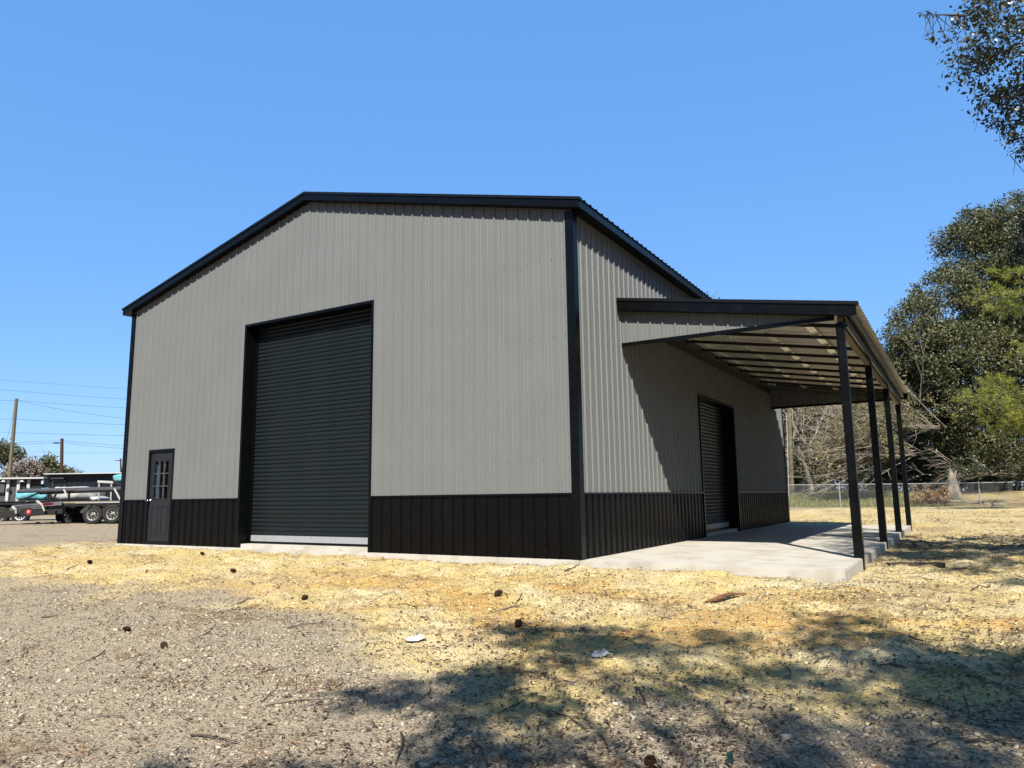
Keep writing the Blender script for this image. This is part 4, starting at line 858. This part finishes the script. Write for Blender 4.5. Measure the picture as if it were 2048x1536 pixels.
# ------------------------------------------------------------------ yard on the left
def upole(label, ub, vb, ut, vt, dep, r, matn, arm=None):
    b_ = at(ub, vb, dep); b_[2] = float(gz(b_[0], b_[1], False)); tp_ = at(ut, vt, dep); t = thing('utility_pole', label, 'pole', b_, 'utility poles')
    MB().tube([b_ - (0, 0, .3), tp_], [r, r * .75], 8).build('shaft', matn, t)
    if arm: c = at(ut, vt + arm[1], dep); hv = np.array([RIGHT[0], RIGHT[1], 0]) * arm[0]; MB().beam(c - hv, c + hv, .1, .12).build('crossarm', matn, t)
    return t, tp_
ul, tp1 = upole('tall leaning greenish utility pole at the left edge', 14, 1010, 33, 797, 62, .17, 'pole_wood')
u2, tp2 = upole('shorter brown utility pole above the dark cabin', 123, 1005, 124, 877, 62, .16, 'pole_brown')
q = MB().beam(at(124, 886, 62), at(110, 886, 62), .06, .06); q.beam(at(117, 886, 61.9), at(108, 886, 61.9), .25, .10); q.build('lamp_arm', 'black_steel', u2)
u3, tp3 = upole('far thin utility pole with crossarm next to the building edge', 244, 1003, 241, 917, 120, .16, 'pole_brown', (0.9, 4))
def wire(label, pts, dep, r=.014):
    q = MB(); P = []
    for (u0, v0), (u1, v1) in zip(pts[:-1], pts[1:]):
        for s in np.linspace(0, 1, 7)[:-1]: P.append(at(u0 + (u1 - u0) * s, v0 + (v1 - v0) * s + 3 * math.sin(math.pi * s), dep))
    P.append(at(*pts[-1], dep)); q.tube(P, r, 4); tag(q.build('power_line', 'wire'), label, 'power line', 'power lines on the left')
for i, (lb, pts, dep) in enumerate([('topmost thin power line crossing the sky on the left', [(-300, 742), (0, 759), (420, 786)], 64), ('second power line from the top on the left', [(-300, 765), (0, 779), (420, 806)], 64),
        ('power line passing the top of the leaning pole', [(-300, 790), (33, 801), (420, 822)], 62), ('power line midway down the leaning pole', [(-300, 830), (30, 838), (420, 853)], 62), ('power line in the middle gap between the two poles', [(-300, 860), (0, 864), (420, 871)], 64),
        ('cable meeting the top of the brown pole', [(-200, 886), (124, 881), (420, 900)], 62), ('lower cable meeting the brown pole at its lamp', [(-200, 891), (124, 885), (420, 908)], 62), ('lowest faint power line above the dark cabin', [(40, 903), (420, 903)], 90),
        ('slanting service cable falling from the leaning pole to the right', [(33, 801), (240, 836), (420, 850)], 62), ('thin guy wire falling left from the leaning pole', [(30, 812), (0, 930), (-10, 985)], 62)]): wire(lb, pts, dep, .010 if 'thin' in lb or 'faint' in lb else .014)

def px_box(mb, u0, u1, v0, v1, dep, thick, mi=0):
    "block whose near face covers the photo rectangle at depth dep; sides run straight back"
    a, c, e, f = at(u0, v1, dep), at(u1, v1, dep), at(u1, v0, dep), at(u0, v0, dep)
    z0, z1 = (a[2] + c[2]) / 2, (e[2] + f[2]) / 2; bk_ = np.array([FWD[0], FWD[1], 0]); bk_ /= np.linalg.norm(bk_); bk_ = bk_ * thick
    a = np.array([a[0], a[1], z0]); c = np.array([c[0], c[1], z0]); e = np.array([c[0], c[1], z1]); f = np.array([a[0], a[1], z1])
    return mb.add([a, c, e, f, a + bk_, c + bk_, e + bk_, f + bk_], [(0, 1, 2, 3), (5, 4, 7, 6), (0, 4, 5, 1), (1, 5, 6, 2), (2, 6, 7, 3), (3, 7, 4, 0)], mi)
def block(name, matn, parent, *r, **k): return px_box(MB(), *r, **k).build(name, matn, parent)
# dark cabin
b_ = foot(170, 46); CB = thing('portable_cabin', 'long black flat-roofed portable cabin behind the trailers', 'building', b_)
block('wall', 'navy', CB, 89, 290, 947.5, 1018, 46, 3.2)
block('roof', 'white_paint', CB, 87, 292, 945.5, 947.4, 45.8, 3.6)
u = 92
while u < 288: block('wall_panel', 'navy', CB, u, u + 11.4, 949, 1016, 45.96, .03); u += 12
block('door', 'navy', CB, 103, 125, 958, 1015, 45.9, .04); block('door_frame', 'grey_steel', CB, 101, 127, 955.5, 957.5, 45.88, .06); block('door_frame', 'grey_steel', CB, 101, 102.4, 958, 1015, 45.88, .06); block('door_frame', 'grey_steel', CB, 125.6, 127, 958, 1015, 45.88, .06)
# pale shed with white trim
b_ = foot(40, 50); SD = thing('storage_shed', 'grey metal shed with white trim left of the dark cabin', 'building', b_)
block('wall', 'shed_grey', SD, -120, 86, 959, 1020, 50, 4)
block('roof', 'white_paint', SD, -125, 87, 955.5, 958.6, 49.7, 4.6)
for a, c in ((9, 15), (30, 36), (50, 56), (82, 86.5)): block('post', 'white_paint', SD, a, c, 959, 1010 if a < 80 else 968, 49.8, .12)
for a, c in ((37, 49), (57, 81)): block('doorway', 'shed_dark', SD, a, c, 961, 1010, 49.93, .06)
for a in (16, 20.8, 25.6): block('wall_panel', 'shed_grey', SD, a, a + 4.4, 960, 1012, 49.95, .04)
block('window', 'shed_grey', SD, -12, 8, 962, 985, 49.92, .05)
for c in (7, 44): MB().lathe([(.02, 0), (.06, -.03), (.16, -.12), (.13, -.13)], at(c, 960, 49.5), (0, 0, 1), 12).build('lamp_shade', 'white_paint', SD)
# wheel
def wheel(parent, u, v, dep, dia, face, rimm='rim', side=0):
    c = at(u, v, dep); ax = -np.array([FWD[0], FWD[1], 0]) * face; ax = ax / np.linalg.norm(ax) ; ax = ax + np.array([RIGHT[0], RIGHT[1], 0]) * .12; r = dia / 2
    q = MB().lathe([(r * .60, -.10), (r * .66, -.115), (r * .92, -.11), (r, -.08), (r, .08), (r * .92, .11), (r * .66, .115), (r * .60, .10)], c, ax, 28); wobj = q.build('wheel', 'tyre', parent, smooth=True)
    q = MB().lathe([(r * .605, .10), (r * .54, .095), (r * .50, .02), (r * .30, .035), (r * .16, .04), (r * .14, .09), (.001, .11)], c, ax, 24); q.build('rim', rimm, wobj, smooth=True)
    q = MB(); axn = ax / np.linalg.norm(ax); e = np.cross(axn, (0, 0, 1)); e /= np.linalg.norm(e); f = np.cross(axn, e)
    for i in range(8): th = i * math.pi / 4; q.lathe([(.001, .075), (r * .10, .074), (r * .10, .03)], c + (e * math.cos(th) + f * math.sin(th)) * r * .38, ax, 6)
    q.build('rim_holes', 'black_steel', wobj)
    return wobj
# near flatbed trailer
DT = 29.0; b_ = at(180, 1048, DT); TR = thing('flatbed_trailer', 'black tandem-axle flatbed trailer with wooden deck, partly behind the building', 'trailer', b_, 'trailers parked in the left yard')
wheel(TR, 187, 1029.5, DT, .74, 1); wheel(TR, 226, 1028, DT, .74, 1); wheel(TR, 265, 1027, DT, .74, 1)
wheel(TR, 131, 1031, DT + 1.9, .74, 1, 'black_steel'); wheel(TR, 160, 1030, DT + 1.9, .74, 1, 'black_steel')
for i in range(9): block('deck_plank', 'lumber', TR, 118, 300, 1002.6 - .1 * i, 1005.4 - .1 * i, DT + .24 * i, .225)
block('side_rail', 'black_steel', TR, 90, 300, 1005.6, 1011.5, DT - .04, .08); block('side_rail', 'bar_metal', TR, 150, 300, 1003.8, 1005.8, DT - .07, .02)
q = MB()
for u in range(130, 300, 14): px_box(q, u, u + 1.6, 1006.5, 1010.5, DT + .1, 2.1)
q.build('cross_member', 'black_steel', TR)
q = MB(); a = at(125, 1021, DT); c = at(-40, 1032, DT - 1.2); q.beam(a, c, .16, .24); a2 = at(128, 1022, DT + 1.9); q.beam(a2, c + bk * .2, .16, .24); q.build('neck_beam', 'black_steel', TR)
for u in (112, 88, 60): q = MB(); q.beam(at(u, 1020, DT), at(u + 1, 1020, DT + 1.8), .1, .12); q.build('cross_member', 'black_steel', TR)
q = MB(); px_box(q, 113, 124, 1016, 1022, DT - .05, .2); q.build('toolbox', 'black_steel', TR)
q = MB(); q.prism([at(166, 1017, DT - .12), at(176, 1010, DT - .12), at(182, 1009, DT - .12), at(176, 1018, DT - .12), at(172, 1026, DT - .12), at(160, 1026, DT - .12), at(160, 1023, DT - .12)], bk * .3); q.build('fender', 'grey_steel', TR)
for u in (135.5, 98, 93): block('stake', 'black_steel', TR, u - 1.3, u + 1.3, 981, 1016, DT + .02, .06)
for u in (135.5, 98): block('stake', 'black_steel', TR, u - 1.0, u + 1.4, 981, 1006, DT + 1.9, .06)
q = MB(); q.beam(at(105, 1003, DT), at(114, 983, DT), .05, .05); q.beam(at(46, 999, DT + .3), at(82, 984, DT + .1), .05, .05); q.build('brace', 'black_steel', TR)
rd = MB().lathe([(.001, 0), (.11, .0), (.11, .03), (.001, .031)], at(58, 1023.5, DT - .75), -bk, 20).build('reflector', 'red_paint', TR); MB().lathe([(.001, .032), (.045, .032), (.04, .045), (.001, .046)], at(58, 1023.5, DT - .75), -bk, 12).build('reflector_cap', 'white_paint', rd)
q = MB()
for u in (197, 221.5): q.beam(at(u, 1001, DT + 1.0), at(u + 1.5, 963, DT + 1.0), .05, .05)
q.beam(at(196, 963, DT + 1.0), at(227, 964.5, DT + 1.0), .09, .09); q.build('rear_rack', 'white_paint', TR)
# loads
b_ = at(140, 984, DT + .2); t = thing('pipe_bundle', 'long grey pipes lashed on top of the trailer stakes', 'pipes', b_)
for i, (u0, v0, u1, v1, dd, r) in enumerate([(36, 983, 155, 979.5, .1, .07), (80, 985.5, 300, 977, .3, .075), (150, 981, 300, 975.5, .1, .065), (50, 981, 190, 977.5, .5, .07), (100, 979, 290, 974.5, .45, .05)]):
    MB().tube([at(u0, v0, DT + dd), at(u1, v1, DT + dd)], r, 10).build('pipe', 'pipe', t)
b_ = at(60, 1010, DT - .5); t = thing('sheet_bundle', 'stack of grey metal sheets with red ends on the trailer neck', 'sheets', b_)
for k_ in range(3):
    q = MB(); a = at(8 + k_ * 3, 1017 - k_ * 2.6, DT - .9); c = at(112, 1009 - k_ * 2.3, DT - .2); q.beam(a + bk * .5, c + bk * .5, 1.0, .045); q.build('sheet', 'sheet_bundle', t)
for u0, u1, v in ((26, 33, 1013), (86, 104, 1008)): q = MB(); q.beam(at(u0, v + .5, DT - .82), at(u1, v - .5, DT - .82 + .4), .05, .085); q.build('end_mark', 'red_paint', t)
def strap(label, pts): q = MB(); [q.beam(at(*a), at(*c), .07, .05) for a, c in zip(pts[:-1], pts[1:])]; tag(q.build('strap', 'strap', None, off=at(*pts[-1])), label, 'strap', 'load straps on the trailers')
strap('pale strap over the metal sheets midway', [(74, 1002, DT - .3), (84, 1010, DT - .75), (89, 1022, DT - .75)]); strap('pale strap at the front end of the metal sheets', [(25, 1013, DT - .9), (31, 1019, DT - .98), (32, 1027, DT - .98)])
strap('white strap slanting down at the rear of the pipes', [(229, 977, DT + .0), (241, 1000, DT - .05)]); strap('pale strap over the pipes above the white bundle', [(128, 978, DT - .02), (134, 992, DT - .04)])
# far trailer with wrapped bundles
D2 = 33.0; b_ = at(40, 1046, D2); T2 = thing('flatbed_trailer', 'black trailer behind at the left edge carrying wrapped bundles', 'trailer', b_, 'trailers parked in the left yard')
block('deck', 'black_steel', T2, -120, 205, 1003, 1009, D2, 2.2); block('side_rail', 'grey_steel', T2, -120, 90, 1001.8, 1003.4, D2 - .05, .06)
wheel(T2, 2, 1031, D2, .76, 1, 'rim'); wheel(T2, 42, 1030, D2, .76, 1, 'white_rim'); wheel(T2, -40, 1031, D2, .76, 1, 'rim')
for u in (-20, 60, 150): q = MB(); q.beam(at(u, 1011, D2 + .2), at(u + 10, 1011, D2 + 2), .1, .12); q.build('cross_member', 'black_steel', T2)
q = MB(); q.beam(at(-60, 1013, D2 + .4), at(200, 1010, D2 + .4), .12, .14); q.beam(at(-60, 1013, D2 + 1.7), at(200, 1010, D2 + 1.7), .12, .14); q.build('frame_rail', 'black_steel', T2)
for u in (190, 200): block('landing_leg', 'black_steel', T2, u, u + 2, 1010, 1034, D2 + .4, .1)
def bundle(name, label, matn, u0, u1, vt, vb, dep, thick, seed):
    rg = np.random.default_rng(seed); nu, nv = 26, 18; a = at(u0, vb, dep); c = at(u1, vb, dep); L_ = c - a; ln2 = np.linalg.norm(L_); L_ /= ln2; L_[2] = 0; H_ = at(u0, vt, dep)[2] - a[2]; z0 = a[2]
    V = []; ph_ = rg.uniform(0, 6, 8)
    for i in range(nu):
        s = i / (nu - 1); en = (1 - (2 * s - 1) ** 6) ** .5 if 0 < s < 1 else .0
        env = (.80 + .12 * math.sin(5 * s + ph_[0]) + .10 * math.sin(11 * s + ph_[1]) - .12 * (abs(math.sin(math.pi * 4 * s + .4)) < .25)) * (.25 + .75 * en)
        for j in range(nv):
            th = 2 * math.pi * j / nv; cr, sr = math.cos(th), math.sin(th); k_ = 1 / (abs(cr) ** 3.2 + abs(sr) ** 3.2) ** (1 / 3.2)
            wob = 1 + .06 * math.sin(3 * th + 9 * s + ph_[2]) + .04 * rg.normal() * .5
            V.append(a + L_ * ln2 * s + bk * (thick / 2) * (1 + cr * k_ * wob * (.3 + .7 * en)) + np.array([0, 0, H_ / 2 + (H_ / 2) * sr * k_ * env * wob if sr > 0 else H_ / 2 + H_ / 2 * sr * k_ * (.3 + .7 * en)]))
    F = [(i * nv + j, (i + 1) * nv + j, (i + 1) * nv + (j + 1) % nv, i * nv + (j + 1) % nv) for i in range(nu - 1) for j in range(nv)] + [tuple(range(nv)), tuple(range((nu - 1) * nv, nu * nv))[::-1]]
    q = MB(); q.add(V, F); o = q.build(name, matn, None, smooth=True, off=a); tag(o, label, 'bundle', 'wrapped bundles on the trailers'); return o
bundle('wrapped_bundle', 'teal plastic-wrapped bundle on the left trailer', 'teal_wrap', 22, 91, 976, 1002.5, D2 + .3, 1.3, 1)
bundle('wrapped_bundle', 'long white wrapped bundle behind the trailer stakes', 'white_wrap', 93, 186, 970, 1002.5, D2 + .3, 1.3, 2)
bundle('wrapped_bundle', 'low white wrapped bundle end next to the white rack', 'white_wrap', 176, 199, 992, 1002.5, D2 + .35, 1.0, 3)
RK = thing('storage_rack', 'dark steel rack holding a teal bundle beside the building edge', 'rack', foot(245, 36), None)
block('rack_shelf', 'black_steel', RK, 222, 300, 965, 968, 36, 1.2)
for u in (224, 262, 296): block('rack_post', 'black_steel', RK, u, u + 2, 968.2, 1030, 36, .08); block('rack_post', 'black_steel', RK, u, u + 2, 968.2, 1030, 37.1, .08)
bundle('wrapped_bundle', 'teal wrapped bundle high up at the building edge', 'teal_wrap', 219, 300, 945, 965, 36.05, 1.1, 4)

for o in bpy.data.objects:
    if '_o' in o: del o['_o']
